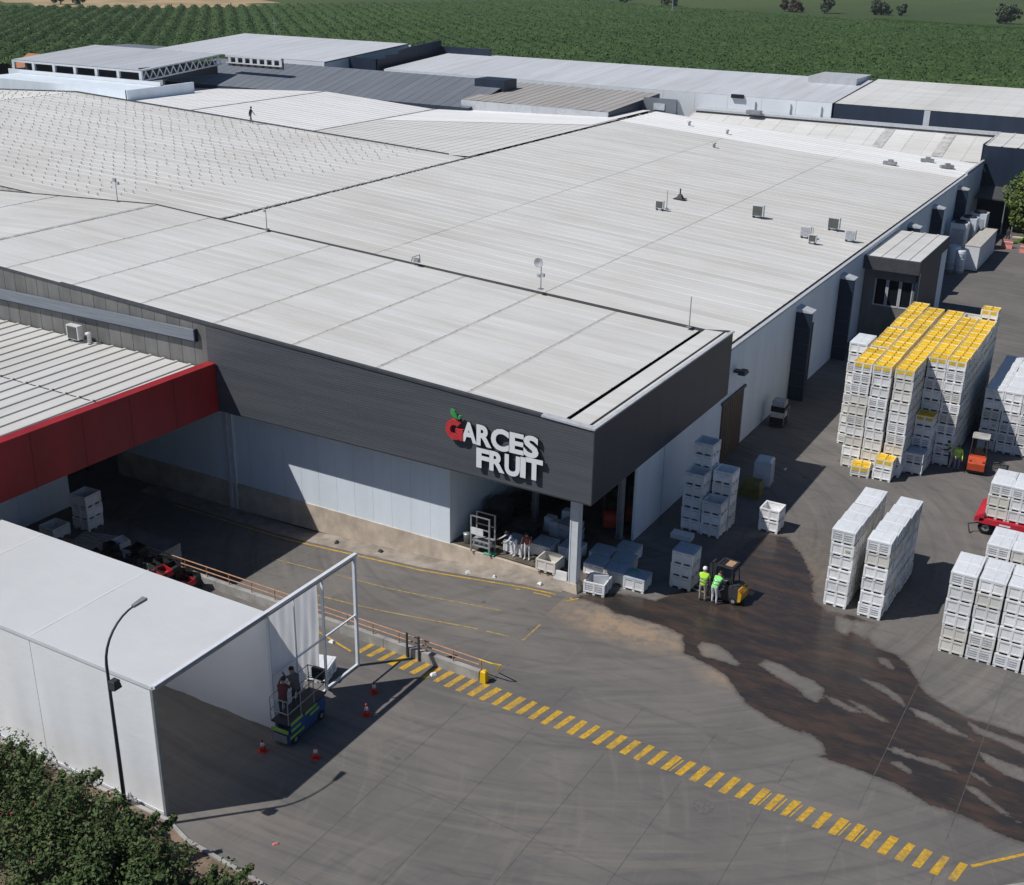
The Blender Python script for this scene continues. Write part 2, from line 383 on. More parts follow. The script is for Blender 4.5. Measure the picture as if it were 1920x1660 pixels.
WET = [(-21.51, 43.96), (-20.82, 43.98), (-19.85, 43.96), (-19.35, 43.59), (-18.66, 43.74), (-17.1, 43.78), (-15.97, 43.52), (-15.5, 42.53), (-15.3, 42.15), (-14.33, 41.92), (-13.21, 41.52), (-12.35, 40.59), (-11.72, 39.97), (-10.68, 39.54), (-9.5, 39.24), (-9.24, 39.24), (-9.21, 39.42), (-8.66, 39.28), (-8.12, 38.71), (-8.0, 38.44), (-8.19, 38.18), (-6.9, 38.14), (-5.31, 38.04), (-3.95, 37.48), (-3.32, 37.53), (-2.21, 37.39), (-1.37, 37.11), (-0.1, 37.26), (1.55, 37.36), (4.5, 38), (4.5, 42), (1.03, 42.61), (-1.72, 43.52), (-2.93, 43.67), (-3.94, 43.67), (-4.96, 44.11), (-5.69, 44.54), (-6.33, 45.51), (-6.87, 46.36), (-7.43, 46.85), (-8.39, 47.01), (-8.84, 47.81), (-8.68, 49.08), (-9.98, 49.38), (-10.89, 49.1), (-11.66, 49.59), (-12.51, 51.96), (-13.63, 53.86), (-14.98, 55.46), (-16.03, 55.16), (-16.77, 53.98), (-16.94, 49.21), (-18.16, 45.57), (-18.96, 45.54), (-20.19, 45.25), (-21.2, 44.45)]
ISL = [[(-15.04, 42.9), (-15.01, 43.43), (-14.3, 43.52), (-13.7, 43.22), (-13.01, 42.67), (-12.98, 42.37), (-13.71, 42.4), (-14.58, 42.35)], [(-12.25, 42.98), (-12.19, 43.49), (-11.4, 43.49), (-10.51, 43.1), (-9.87, 43.03), (-9.3, 42.62), (-9.25, 42.2), (-9.26, 41.48), (-9.74, 41.61), (-10.35, 42.13), (-11.02, 42.32)], [(-9.19, 42.24), (-8.67, 42.2), (-7.95, 41.99), (-7.32, 41.74), (-8.01, 41.67), (-8.7, 41.82)], [(-8.45, 42.48), (-7.77, 42.38), (-6.97, 42.02), (-6.25, 41.64), (-7.03, 41.71), (-8.02, 42.23)], [(-8.42, 44.23), (-7.55, 44.3), (-6.72, 43.9), (-6.26, 43.46), (-6.17, 43.08), (-7.0, 43.58), (-7.83, 43.97)], [(-6.14, 43.24), (-5.14, 43.14), (-4.38, 42.78), (-3.33, 42.21), (-4.28, 42.3), (-5.51, 42.64)], [(-6.82, 46.47), (-5.84, 46.43), (-5.1, 45.65), (-4.41, 45.03), (-3.7, 44.59), (-3.19, 44.41), (-4.0, 44.34), (-4.88, 44.59), (-6.02, 44.93), (-6.2, 45.74)], [(-5.48, 46.42), (-4.26, 46.47), (-3.58, 45.83), (-3.25, 45.37), (-3.91, 45.33), (-4.54, 45.69)], [(-3.9, 43.48), (-3.25, 43.2), (-2.44, 43.15), (-1.39, 43.01), (-1.28, 42.31), (-2.37, 42.67), (-3.44, 42.81)], [(-6.12, 40.0), (-5.85, 40.29), (-5.14, 40.09), (-4.26, 40.25), (-3.34, 39.83), (-3.91, 39.84), (-5.09, 39.87), (-5.74, 39.84)], [(-5.78, 39.19), (-5.52, 39.48), (-5.0, 39.18), (-4.98, 38.83), (-5.34, 38.97)], [(-3.16, 39.23), (-2.75, 39.36), (-2.05, 38.87), (-1.04, 38.16), (-1.78, 38.36), (-2.58, 38.77)], [(-3.17, 41.67), (-2.7, 41.57), (-1.15, 41.4), (-1.03, 40.52), (-2.05, 40.73), (-2.73, 41.05)], [(-3.15, 40.18), (-2.56, 40.06), (-2.24, 39.66), (-2.92, 39.96)], [(-8.04, 46.21), (-7.69, 46.34), (-7.27, 45.87), (-7.27, 45.56), (-7.86, 45.83)], [(-10.41, 48.56), (-9.83, 48.55), (-9.74, 47.36), (-10.21, 47.6)], [(-9.69, 48.64), (-8.99, 48.71), (-8.98, 47.48), (-9.55, 47.83)]]
def sdist(px, py, poly):        # signed distance, inside positive
    d = np.full(px.shape, 1e9); inside = np.zeros(px.shape, bool); n = len(poly)
    for i in range(n):
        x0, y0 = poly[i]; x1, y1 = poly[(i+1) % n]
        ex, ey = x1-x0, y1-y0; l2 = ex*ex+ey*ey+1e-9
        t = np.clip(((px-x0)*ex+(py-y0)*ey)/l2, 0, 1)
        d = np.minimum(d, np.hypot(px-x0-t*ex, py-y0-t*ey))
        cr = ((y0 > py) != (y1 > py)) & (px < ex*(py-y0)/(ey if abs(ey) > 1e-9 else 1e-9)+x0)
        inside ^= cr
    return np.where(inside, d, -d)
def build_pavement():
    xs = np.linspace(-21.95, 6, 216); ys = np.linspace(22.3, 62, 306)
    X, Y = np.meshgrid(xs, ys); px, py = X.ravel(), Y.ravel()
    near = (py > 35) & (py < 58)
    wet = np.zeros(px.shape); tan = np.zeros(px.shape)
    sd = sdist(px[near], py[near], WET)
    for I in ISL: sd = np.minimum(sd, -sdist(px[near], py[near], I))
    wet[near] = np.clip(.5+sd/.7, 0, 1)
    up_ = near & (py > 46.2) & (px < -8.5); wet[up_] *= np.clip(1-.36*np.clip((py[up_]-46.0)/2.5, 0, 1), 0, 1)
    gr = .40*np.clip(1.25-np.hypot((px+13)/7.5, (py-52)/8.5), 0, 1)+.30*np.clip(1.2-np.hypot((px+3)/9., (py-42)/6.), 0, 1); wet = np.maximum(wet, np.clip(gr, 0, .36))
    tan = np.clip(1-np.hypot((px+18.5)/5.0, (py-42.8)/1.9), 0, 1)*1.8
    tan = np.maximum(tan, np.clip(1-np.hypot((px+13.3)/1.6, (py-41.2)/1.0), 0, 1))
    tan = np.maximum(tan, np.clip(1-np.hypot((px+14)/4.5, (py-52)/5.), 0, 1)*.5)
    nx = len(xs); ny = len(ys)
    verts = np.stack([px, py, np.zeros_like(px)], 1)
    idx = np.arange(nx*ny).reshape(ny, nx)
    faces = np.stack([idx[:-1, :-1].ravel(), idx[:-1, 1:].ravel(), idx[1:, 1:].ravel(), idx[1:, :-1].ravel()], 1).tolist()
    vl = verts.tolist(); wl = wet.tolist(); tl = tan.tolist()
    for x0, y0, x1, y1 in [(-75, 10, -21.95, PY0), (-21.95, 8, 6, 22.3), (-75, PY0, -41, 38.3), (6, 22.3, 90, 62), (-21.95, 62, 90, 150)]:
        o = len(vl); vl += [(x0, y0, 0), (x1, y0, 0), (x1, y1, 0), (x0, y1, 0)]; faces.append((o, o+1, o+2, o+3)); wl += [0]*4; tl += [0]*4
    me = bpy.data.meshes.new('pavement'); me.from_pydata(vl, [], faces); me.materials.append(MATS['pavement'])
    for nme, d in (('wet', wl), ('tan', tl)):
        a = me.attributes.new(nme, 'FLOAT', 'POINT'); a.data.foreach_set('value', d)
    return tag(link('pavement', me), kind='structure')
PAVE = build_pavement()
# slab joints: narrow sealed strips in the concrete
def strip(b, p, q, wd, z=.004):
    p, q = Vector((*p, z)), Vector((*q, z)); d = (q-p).normalized(); n = Vector((-d.y, d.x, 0))*wd/2
    b.quad(p+n, p-n, q-n, q+n)
for k, x in enumerate([-21.43, -18.36, -15.28, -12.16, -9.1, -6.2, -3.15, -.1]):
    b = MB(); strip(b, (x, 22.4), (x+.06, 34.1 if x < -2 else 33), .022); strip(b, (x+.06, 35.8), (x+.12, 48 if x > -7 else 37.5), .022); b.build('joint', 'joint_dark', PAVE)
for (p, q) in [((-26, 28.86), (-12.2, 28.56)), ((-12.2, 28.5), (-3.1, 28.4)), ((-9.1, 46.9), (3, 46.8)), ((-21.9, 23.0), (-9, 23.2)), ((-12, 62.1), (10, 62.0)), ((-21, 80.6), (-16, 80.4))]:
    b = MB(); strip(b, p, q, .022); b.build('joint', 'joint_dark', PAVE)
b = MB(); b.lathe([(.40, .002), (.40, .006), (.38, .008), (.0, .008)], (-10.9, 33.2, 0), 20); tag(b.build('manhole_cover', 'manhole'), 'round manhole cover set in the grey yard pavement', 'manhole')

# pit ramp
b = MB()
prof = [(-21.95, 0), (-24, -.16), (-30, -.95), (-39, -1.6), (-53, -1.6)]
for (xa, za), (xb, zb) in zip(prof[:-1], prof[1:]):
    b.quad((xb, PY0, zb), (xa, PY0, za), (xa, PY1, za), (xb, PY1, zb))
ramp_o = tag(b.build('truck_ramp', 'pavement'), kind='structure')
def rampz(x):
    for (xa, za), (xb, zb) in zip(prof[:-1], prof[1:]):
        if xb <= x <= xa: return za+(zb-za)*(x-xa)/(xb-xa)
    return 0.
b = MB()      # pale apron beside the dock wall
for xa, xb in zip(np.linspace(-22.3, -50, 15)[:-1], np.linspace(-22.3, -50, 15)[1:]):
    b.quad((xb, 44.0, rampz(xb)+.012), (xa, 44.0, rampz(xa)+.012), (xa, 45.15, rampz(xa)+.05), (xb, 45.15, rampz(xb)+.05))
tag(b.build('apron', 'apron'), kind='structure')
def ramp_line(name, pts, wd, mname, label):
    b = MB()
    for p, q in zip(pts[:-1], pts[1:]):
        n = max(1, int((Vector(q)-Vector(p)).length/1.2))
        for i in range(n):
            a = Vector(p).lerp(Vector(q), i/n); c = Vector(p).lerp(Vector(q), (i+1)/n)
            d = (c-a).normalized(); nn = Vector((-d.y, d.x))*wd/2
            b.quad(*[(v.x, v.y, rampz(v.x)+.008 if v.x < -21.95 else .006) for v in (a+nn, a-nn, c-nn, c+nn)])
    return tag(b.build(name, mname), label, 'marking', 'yellow painted lines')
ramp_line('painted_line', [(-47, 43.75), (-21.6, 43.75)], .10, 'paint_yellow', 'long yellow line painted along the foot of the dock wall')
ramp_line('painted_line', [(-24.5, 43.5), (-21.7, 43.45), (-21.35, 43.9)], .08, 'paint_yellow', 'short yellow line hooking round the white corner column')
ramp_line('painted_line', [(-34.5, 39.35), (-21.75, 39.4), (-21.75, 40.95)], .09, 'paint_yellow_worn', 'worn yellow parking bay outline with a corner, on the ramp')
ramp_line('painted_line', [(-38, 41.6), (-24, 41.3)], .07, 'paint_yellow_worn', 'faint yellow bay line in the middle of the ramp')
ramp_line('painted_line', [(-39, 38.1), (-33, 38.0)], .07, 'paint_yellow_worn', 'faint yellow bay line at the deep end of the ramp')
b = MB(); strip(b, (-2.1, 35.02), (2, 39.4), .12, .006); tag(b.build('painted_line', 'paint_yellow'), 'yellow line painted at the right end of the crossing bars', 'marking', 'yellow painted lines')
b = MB(); strip(b, (-31.2, 36 - .4), (-27.6, 34.75), .10, .006); tag(b.build('painted_line', 'paint_yellow'), 'yellow line leading under the white tent frame to the bars', 'marking', 'yellow painted lines')
# the row of yellow bars: one mesh, one object each
NB = 44
_U = ['', 'first', 'second', 'third', 'fourth', 'fifth', 'sixth', 'seventh', 'eighth', 'ninth', 'tenth', 'eleventh', 'twelfth', 'thirteenth', 'fourteenth', 'fifteenth', 'sixteenth', 'seventeenth', 'eighteenth', 'nineteenth', 'twentieth', 'thirtieth', 'fortieth']
def nth(k): return _U[k] if k <= 20 else _U[18+k//10] if k % 10 == 0 else ['twenty', 'thirty', 'forty'][k//10-2]+'-'+_U[k % 10]
for k in range(NB):
    f = k/(NB-1); x = -27.2+f*24.75; y = 35.36-.0345*(x+27.2)*1.0
    wd = .26+rng.uniform(-.02, .03); ln = .52+rng.uniform(-.03, .03)
    b = MB(); j = rng.uniform(-.025, .025, 8)
    sk = .10
    b.add([(-wd/2-sk+j[0], -ln+j[1], 0), (wd/2-sk+j[2], -ln+j[3], 0), (wd/2+sk+j[4], ln+j[5], 0), (-wd/2+sk+j[6], ln+j[7], 0)], [(0, 1, 2, 3)])
    if k > 22 and rng.random() < .35: b.add([(wd/2-sk+.07, -ln*.9, 0), (wd/2-sk+.12, -ln*.9, 0), (wd/2+sk+.12, ln*.8, 0), (wd/2+sk+.07, ln*.8, 0)], [(0, 1, 2, 3)])
    o = b.build('crossing_bar', 'paint_yellow', loc=(x, y, .006))
    tag(o, f'{nth(k+1)} yellow painted bar of the long row, counted from the white tent', 'crossing bar', 'row of yellow bars painted across the yard')
# planting bed with kerb at lower left, lawn corner at lower right
b = MB(); poly = [(-60, 10), (-14, 10), (-20.3, 19), (-21.6, 22.1), (-25.1, 22.35), (-26.4, 22.75), (-60, 22.75)]
b.prism(poly, -.02, .06); tag(b.build('planting_bed', 'soil'), kind='structure')
b = MB()
kp = [(-60, 22.82), (-26.4, 22.82), (-25.1, 22.42), (-21.55, 22.17), (-20.2, 19), (-14, 10)]
for p, q in zip(kp[:-1], kp[1:]):
    d = (Vector(q)-Vector(p)).normalized(); n = Vector((-d.y, d.x))*.07
    b.prism([(p[0]+n.x, p[1]+n.y), (p[0]-n.x, p[1]-n.y), (q[0]-n.x, q[1]-n.y), (q[0]+n.x, q[1]+n.y)], -.02, .13)
tag(b.build('kerb', 'concrete_grey'), kind='structure')
b = MB(); b.prism([(-1.6, 30), (-1.5, 33.9), (-.2, 35.05), (3, 37.4), (8, 37.4), (8, 30)], -.02, .05); tag(b.build('planting_bed', 'dry_grass'), kind='structure')
b = MB(); b.prism([(-1.62, 33.96), (-1.5, 33.86), (-.2, 35.0), (3, 37.34), (2.9, 37.46), (-.32, 35.14)], -.02, .12); tag(b.build('kerb', 'concrete_grey'), kind='structure')

# ------------------------------------------------------------------ roofs made of single sheets
def sheet_mesh(name, L_, w_, slope, axis, mname, rib=.06, n_rib=1):
    """one ribbed roof sheet; runs along -x (axis x) or +y (axis y) from the origin, rising by slope per metre"""
    prof = []
    for k in range(n_rib):
        o = w_*k/n_rib
        prof += [(o, 0), (o+.03, rib), (o+.17, rib), (o+.2, 0)]
    prof.append((w_-.004, 0))
    vs = []
    for t in (0., L_):
        for y, z in prof:
            vs.append((-t, y, z+slope*t) if axis == 'x' else (y, t, z+slope*t))
    n = len(prof); fs = [(i, i+1, n+i+1, n+i) if axis == 'y' else (i+1, i, n+i, n+i+1) for i in range(n-1)]
    me = bpy.data.meshes.new(name); me.from_pydata(vs, [], fs); me.materials.append(MATS[mname]); return me
def lay_roof(parent, x0, x1, z0, z1, y0, y1, nsec, mname, gap=.07, w_=1.15, rib=.06):
    """sheets run along x from x0 (z0) to x1 (z1); strips side by side in y"""
    Lx = abs(x1-x0)/nsec; sl = (z1-z0)/abs(x1-x0); sg = 1 if x1 < x0 else -1
    ns = int(round((y1-y0)/w_)); w2 = (y1-y0)/ns
    me = sheet_mesh('roof_sheet', Lx-gap, w2, sl, 'x', mname, rib)
    if sg < 0:
        for v in me.vertices: v.co.x = -v.co.x
        me.flip_normals()
    for s in range(nsec):
        for k in range(ns):
            link('roof_sheet', me, parent, (x0-sg*s*Lx, y0+k*w2, z0+sl*s*Lx+rng.uniform(0, .006)))

# ------------------------------------------------------------------ front block with the sign
FX, FY, FB = -20.78, 43.6, 60.75          # east face, south face, back
RX, RZ, EZ, BZ = -64.1, 10.80, 8.73, 5.08   # ridge, east parapet height, underside
def ftop(x): return EZ+(FX-x)*(RZ-EZ)/(FX-RX)
front = thing('packing_hall', 'dark clad front hall with white ribbed roof and an open corner bay', 'building')
b = MB(); b.prism([(FX, BZ), (FX, EZ-.06), (-43.3, ftop(-43.3)-.06), (-43.3, BZ)], FY, FY+.12, 'y'); b.build('facade_cladding', 'cladding', front)
# grey panels with visible upright joints on the left stretch of the facade
for x in np.arange(-43.3, -70.5, -.91):
    x2 = x-.88
    b = MB(); b.prism([(x, BZ), (x, ftop(x)-.06), (x2, ftop(x2)-.06), (x2, BZ)], FY+.01, FY+.10, 'y'); b.build('facade_panel', 'panel_grey', front)
b = MB(); b.box(-70.5, FY+.13, BZ-.1, -43.3, FY+.2, 8.9); b.build('panel_backing', 'deck', front)
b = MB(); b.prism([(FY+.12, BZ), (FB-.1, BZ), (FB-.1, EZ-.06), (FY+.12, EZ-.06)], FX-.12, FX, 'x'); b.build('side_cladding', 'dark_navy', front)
b = MB(); b.box(FX-.02, FY-.015, BZ-.02, FX+.012, FY+.10, EZ-.05); b.build('corner_trim', 'dark_grey_trim', front)
b = MB(); b.box(FX-.14, FY-.06, EZ-.06, FX+.05, FB, EZ+.02); b.build('coping', 'light_trim', front)
b = MB(); b.prism([(FX-.15, EZ-.07), (FX-.15, EZ+.02), (-23.4, ftop(-23.4)+.02), (-23.4, ftop(-23.4)-.07)], FY-.06, FY+.3, 'y'); b.build('coping', 'light_trim', front)
b = MB(); b.prism([(-23.42, ftop(-23.42)-.08), (-23.42, ftop(-23.42)+.03), (-54.1, ftop(-54.1)+.03), (-54.1, ftop(-54.1)-.08)], FY-.05, FY+.18, 'y'); b.build('coping', 'dark_grey_trim', front)
b = MB(); b.prism([(-54.1, ftop(-54.1)-.1), (-54.1, ftop(-54.1)-.03), (RX, RZ-.03), (RX, RZ-.1)], FY-.03, FY+.16, 'y'); b.build('coping', 'dark_grey_trim', front)
# soffit under the cladding
b = MB(); b.box(-70.5, FY+.02, BZ-.06, FX-.02, 45.2, BZ-.01); b.box(-21.6, 45.2, BZ-.06, FX-.02, FB-.1, BZ-.01); b.build('soffit', 'dark_grey_trim', front)
# louvre band standing off the facade
b = MB(); b.prism([(-43.9, 8.75), (-43.9, 9.34), (-70.5, 9.18), (-70.5, 8.60)], FY-.2, FY-.02, 'y'); lv = b.build('louvre_band', 'louvre', front)
b = MB(); b.box(-43.96, FY-.23, 8.70, -43.88, FY-.0, 9.38); b.build('end_plate', 'dark_navy', lv)
b = MB(); b.prism([(-43.97, 8.70), (-43.97, 8.75), (-70.5, 8.60), (-70.5, 8.55)], FY-.22, FY-.02, 'y'); b.build('bottom_edge', 'dark_navy', lv)
# roof: gutter, inner strip and sheets
b = MB(); b.quad((-22.79, FY+.2, 8.412), (-22.79, FB, 8.412), (RX, FB, RZ-.088), (RX, FY+.2, RZ-.088)); b.quad((RX, FY+.2, RZ-.105), (RX, FB, RZ-.105), (-98, FB, 8.99), (-98, FY+.2, 8.99)); b.build('roof_deck', 'joint_soft', front)
b = MB(); b.box(-22.77, FY+.36, 8.24, -22.46, FB-.2, 8.30); b.build('gutter', 'gutter_black', front)
b = MB(); b.prism([(-22.42, 8.55), (-22.42, 8.3), (-20.93, 8.3), (-20.93, 8.6)], FY+.31, FB-.05, 'y'); b.build('parapet_walk', 'roof_front', front)
b = MB(); b.box(-21.3, FY+.31, 8.59, -21.26, FB-.05, 8.66); b.build('flashing', 'dark_grey_trim', front)
lay_roof(front, -22.8, RX, 8.42, RZ-.08, FY+.2, FB-.06, 8, 'roof_front', .20, 1.14, .010)
lay_roof(front, RX-.2, -94, RZ-.08, 9.23, FY+.2, FB-.06, 3, 'roof_front', .14, 1.14, .010)
b = MB(); b.prism([(RX-.2, RZ-.065), (RX, RZ-.02), (RX+.2, RZ-.065)], FY+.2, FB-.1, 'y'); b.build('ridge_cap', 'joint_grey', front)
b = MB(); b.prism([(FX-.2, EZ-.2), (FX-.2, EZ+.0), (-22.4, 8.56), (RX, RZ-.0), (-98, 9.10), (-98, 6), (FX-.2, 6.)], FB-.05, FB, 'y'); b.build('back_parapet', 'dark_grey_trim', front)
# walls below
WY = 45.2
for x0, x1 in zip(np.linspace(-29.3, -53, 21)[1:], np.linspace(-29.3, -53, 21)[:-1]):
    b = MB(); b.box(x0+.006, WY, 0, x1-.006, WY+.1, 5.02); b.build('wall_panel', 'wall_white', front)
b = MB(); b.box(-53, WY+.1, 0, -29.3, WY+.2, 5.0); b.build('wall_core', 'wall_white_far', front)
b = MB(); b.box(-29.4, WY+.2, .16, -29.3, 53.6, 5.0); b.build('bay_wall', 'wall_white', front)
b = MB(); b.add([(-53, 45.15, -1.8), (-29.2, 45.15, -1.2), (-22.5, 45.15, -.3), (-22.5, 45.15, .02), (-29.2, 45.15, .14), (-53, 45.15, .0),
                 (-53, 45.6, -1.8), (-29.2, 45.6, -1.2), (-22.5, 45.6, -.3), (-22.5, 45.6, .02), (-29.2, 45.6, .14), (-53, 45.6, .0)],
                [(0, 1, 4, 5), (1, 2, 3, 4), (5, 4, 10, 11), (4, 3, 9, 10), (2, 8, 9, 3)]); b.build('dock_plinth', 'concrete_tan', front)
b = MB(); b.box(-43.95, WY-.16, -1.5, -43.75, WY, 5.0); b.build('downpipe', 'column_white', front)
b = MB(); b.box(-43.55, WY-.12, -1.5, -43.43, WY, 5.0); b.build('downpipe', 'column_white', front)
# corner column
colm = thing('corner_column', 'white steel column on a concrete foot carrying the dark corner of the hall', 'column', (-21.95, 44.55, 0))
b = MB(); b.box(-.21, -.21, .25, -.15, .21, 5.02); b.box(.15, -.21, .25, .21, .21, 5.02); b.box(-.15, -.19, .25, .15, .19, 5.02); b.build('shaft', 'column_white', colm)
b = MB(); b.frus((-.36, -.36, .36, .36, 0), (-.26, -.26, .26, .26, .42)); b.build('foot', 'concrete_tan', colm)
# interior of the open bay
b = MB(); b.quad((-46, 45.3, .15), (-22.9, 45.3, .15), (-22.9, 61.5, .15), (-46, 61.5, .15)); b.quad((-22.9, 45.3, .15), (-21.7, 45.3, .004), (-21.7, 61.5, .004), (-22.9, 61.5, .15)); tag(b.build('bay_floor', 'interior_floor'), kind='structure')
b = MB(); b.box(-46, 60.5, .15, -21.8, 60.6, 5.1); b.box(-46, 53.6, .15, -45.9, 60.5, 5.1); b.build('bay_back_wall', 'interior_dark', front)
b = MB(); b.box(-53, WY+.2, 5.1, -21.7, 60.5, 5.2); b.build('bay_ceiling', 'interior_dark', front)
for k, (x, y) in enumerate([(-27.0, 49.9), (-28.6, 53.6), (-24.6, 55), (-22.3, 50.3)]):
    o = thing('bay_column', ['grey steel column deep inside the open bay, nearest the rack', 'grey steel column at the far end of the bay wall', 'grey steel column at the back of the open bay', 'grey steel column at the side opening near the red forklifts'][k], 'column', (x, y, .15), group='columns inside the open bay')
    b = MB(); b.box(-.14, -.14, 0, -.10, .14, 4.9); b.box(.10, -.14, 0, .14, .14, 4.9); b.box(-.10, -.02, 0, .10, .02, 4.9); b.build('shaft', 'metal_grey', o)
    b = MB(); b.box(-.2, -.2, 0, .2, .2, .03); b.build('base_plate', 'metal_grey', o)

# sign: letters
sign = thing('wall_sign', 'white ARCES FRUIT letters with a red cherry-shaped G, on the dark facade', 'sign', (-28, FY, 5))
def letter(ch, xl, xr, zb, zt, mname='sign_white'):
    cu = bpy.data.curves.new('t', 'FONT'); cu.body = ch; cu.size = 1; cu.offset = .042; cu.extrude = .06; cu.resolution_u = 4
    to = bpy.data.objects.new('t', cu); COL.objects.link(to)
    dg = bpy.context.evaluated_depsgraph_get(); me = bpy.data.meshes.new_from_object(to.evaluated_get(dg))
    bpy.data.objects.remove(to)
    vs = np.array([v.co[:] for v in me.vertices]); mn, mx = vs.min(0), vs.max(0)
    for v in me.vertices:
        x = (v.co.x-mn[0])/(mx[0]-mn[0])*(xr-xl)+xl; z = (v.co.y-mn[1])/(mx[1]-mn[1])*(zt-zb)+zb
        v.co = (x-sign.location.x, FY-.16-v.co.z*1.0-sign.location.y, z-sign.location.z)
    me.materials.clear(); me.materials.append(MATS[mname]); me.materials.append(MATS['sign_side'])
    me.update()
    for p in me.polygons: p.material_index = 0 if abs(p.normal.y) > .7 else 1
    return link('letter', me, sign)
for ch, xl, xr, zb, zt in [('A', -27.49, -26.646, 6.792, 7.793), ('R', -26.657, -25.842, 6.773, 7.803), ('C', -25.882, -24.931, 6.743, 7.832), ('E', -24.902, -24.156, 6.792, 7.803), ('S', -24.177, -23.392, 6.773, 7.842),
                           ('F', -26.657, -25.96, 5.656, 6.646), ('R', -25.951, -25.136, 5.665, 6.656), ('U', -25.138, -24.333, 5.636, 6.676), ('I', -24.314, -24.029, 5.695, 6.715), ('T', -24.04, -23.157, 5.714, 6.764)]:
    letter(ch, xl, xr, zb, zt)
b = MB(); gx, gz = -27.852, 7.263; n = 26        # the G: open ring of a cherry with a foot
vs = []
for i in range(n):
    t = R(48)+R(292)*i/(n-1)
    for rr in (.49, .235): vs.append((gx+rr*math.cos(t), gz+rr*1.02*math.sin(t)))
fs = []; V3 = []
for y in (FY-.24, FY-.1): V3 += [(x-sign.location.x, y-sign.location.y, z-sign.location.z) for x, z in vs]
N = 2*n
for i in range(n-1):
    a = 2*i
    fs += [(a, a+1, a+3, a+2), (N+a, N+a+2, N+a+3, N+a+1), (a, a+2, N+a+2, N+a), (a+1, N+a+1, N+a+3, a+3)]
fs += [(0, N, N+1, 1), (N-2, N-1, 2*N-1, 2*N-2)]
b.add(V3, fs)
def sb(b, poly, y0, y1): b.prism([(x-sign.location.x, z-sign.location.z) for x, z in poly], y0-sign.location.y, y1-sign.location.y, 'y')
b.build('letter', 'sign_red', sign)
b = MB(); sb(b, [(-27.793, 7.126), (-27.793, 7.342), (-27.391, 7.342), (-27.391, 6.793), (-27.597, 6.793), (-27.597, 7.126)], FY-.245, FY-.1); b.build('letter_bar', 'sign_red', sign)
b = MB(); sb(b, [(-28.048, 8.263), (-28.087, 8.067), (-27.95, 7.89), (-27.695, 7.832), (-27.734, 8.028), (-27.852, 8.204)], FY-.24, FY-.14); b.build('leaf', 'sign_green', sign)
b = MB(); sb(b, [(-27.695, 7.812), (-27.636, 8.008), (-27.489, 8.028), (-27.538, 7.851)], FY-.24, FY-.14); b.build('leaf', 'sign_green', sign)
b = MB(); sb(b, [(-27.734, 7.871), (-27.656, 7.851), (-27.675, 7.616), (-27.734, 7.616)], FY-.23, FY-.15); b.build('stem', 'sign_side', sign)

# ------------------------------------------------------------------ main warehouse (east slope)
MX, MEZ = -21.65, 6.75
main = thing('main_warehouse', 'long warehouse with white ribbed roof, pale east wall and dark dock doors', 'building')
JX = -61.2; JZ = 9.45; ME = 141.4
for y0 in np.append(np.array([50.6, 54.1, 57.5]), np.arange(60.9, 141.3, 3.6)):
    y1 = min(y0+(3.38 if y0 < 60 else 3.58), 141.4)
    b = MB(); b.box(MX-.12, y0, 0, MX, y1, 6.78 if y0 > 60.6 else 5.0); b.build('wall_panel', 'wall_white', main)
b = MB(); b.box(MX-.2, 60.7, 6.78, MX+.05, 132, 6.93); b.build('coping', 'light_trim', main)
b = MB(); b.box(MX-.2, 132, 6.9, MX+.05, 141.6, 7.25); b.build('coping', 'light_trim', main)
b = MB(); b.box(MX-.5, 60.7, 6.45, MX-.2, 128, 6.55); b.build('gutter', 'gutter_black', main)
b = MB(); b.quad((MX-.2, 60.76, 6.5), (MX-.2, ME, 6.5), (JX, ME, JZ-.14), (JX, 60.76, JZ-.14)); b.build('roof_deck', 'joint_grey', main)
lay_roof(main, -22.2, JX+.25, 6.78, JZ, 60.78, 130.9, 3, 'roof_white', .04, 1.2, .021)
lay_roof(main, -22.2, JX+.25, 6.78, JZ, 130.9, ME, 3, 'roof_bright', .014, 1.2, .03)
b = MB(); b.quad((JX, ME, 0), (MX, ME, 0), (MX, ME, 6.7), (JX, ME, JZ)); b.build('end_wall', 'wall_white_far', main)
# gutter debris along the joint between the two roofs
b = MB()
for y in np.arange(61, 140, .55):
    if rng.random() < (.95 if y < 99 else .5):
        hx = rng.uniform(.05, .12 if y < 99 else .06); b.box(JX-.02-hx+rng.uniform(-.1, .1), y, JZ-.10, JX+.02+hx, y+rng.uniform(.3, .56), JZ+.065)
tag(b.build('joint_debris', 'debris', main), kind='stuff')
# brown roller door, dock doors, hoods
d_ = MB(); d_.box(MX, 62.4, 0, MX+.06, 66.0, 3.7); rd = d_.build('roller_door', 'door_brown', main)
for k in range(9):
    b = MB(); b.box(MX+.06, 62.5+k*.39, .02, MX+.085, 62.5+k*.39+.3, 3.68); b.build('door_plank', 'door_brown', rd)
b = MB(); b.box(MX-.02, 62.2, 3.7, MX+.12, 66.2, 3.85); b.build('lintel', 'dark_grey_trim', rd)
for y in (75.4, 85.6, 106.4, 116.2, 127.7):
    o = MB(); o.box(MX, y, 0, MX+1.05, y+.32, 6.12); dd = o.build('wing_wall', 'dark_navy', main)
    b = MB(); b.prism([(MX, 6.12), (MX+1.08, 6.12), (MX+1.08, 6.17), (MX, 6.42)], y-.03, y+1.0, 'y'); b.build('cap', 'light_trim', dd)
    b = MB()
    for k in range(1, 6): b.box(MX+.02, y-.025, k*1.0, MX+1.03, y, k*1.0+.04)
    b.build('cladding_joint', 'dark_grey_trim', dd)
    b = MB(); b.box(MX, y+1.1, 0, MX+.06, y+4.4, 4.3); b.build('dock_door', 'dark_navy', main)
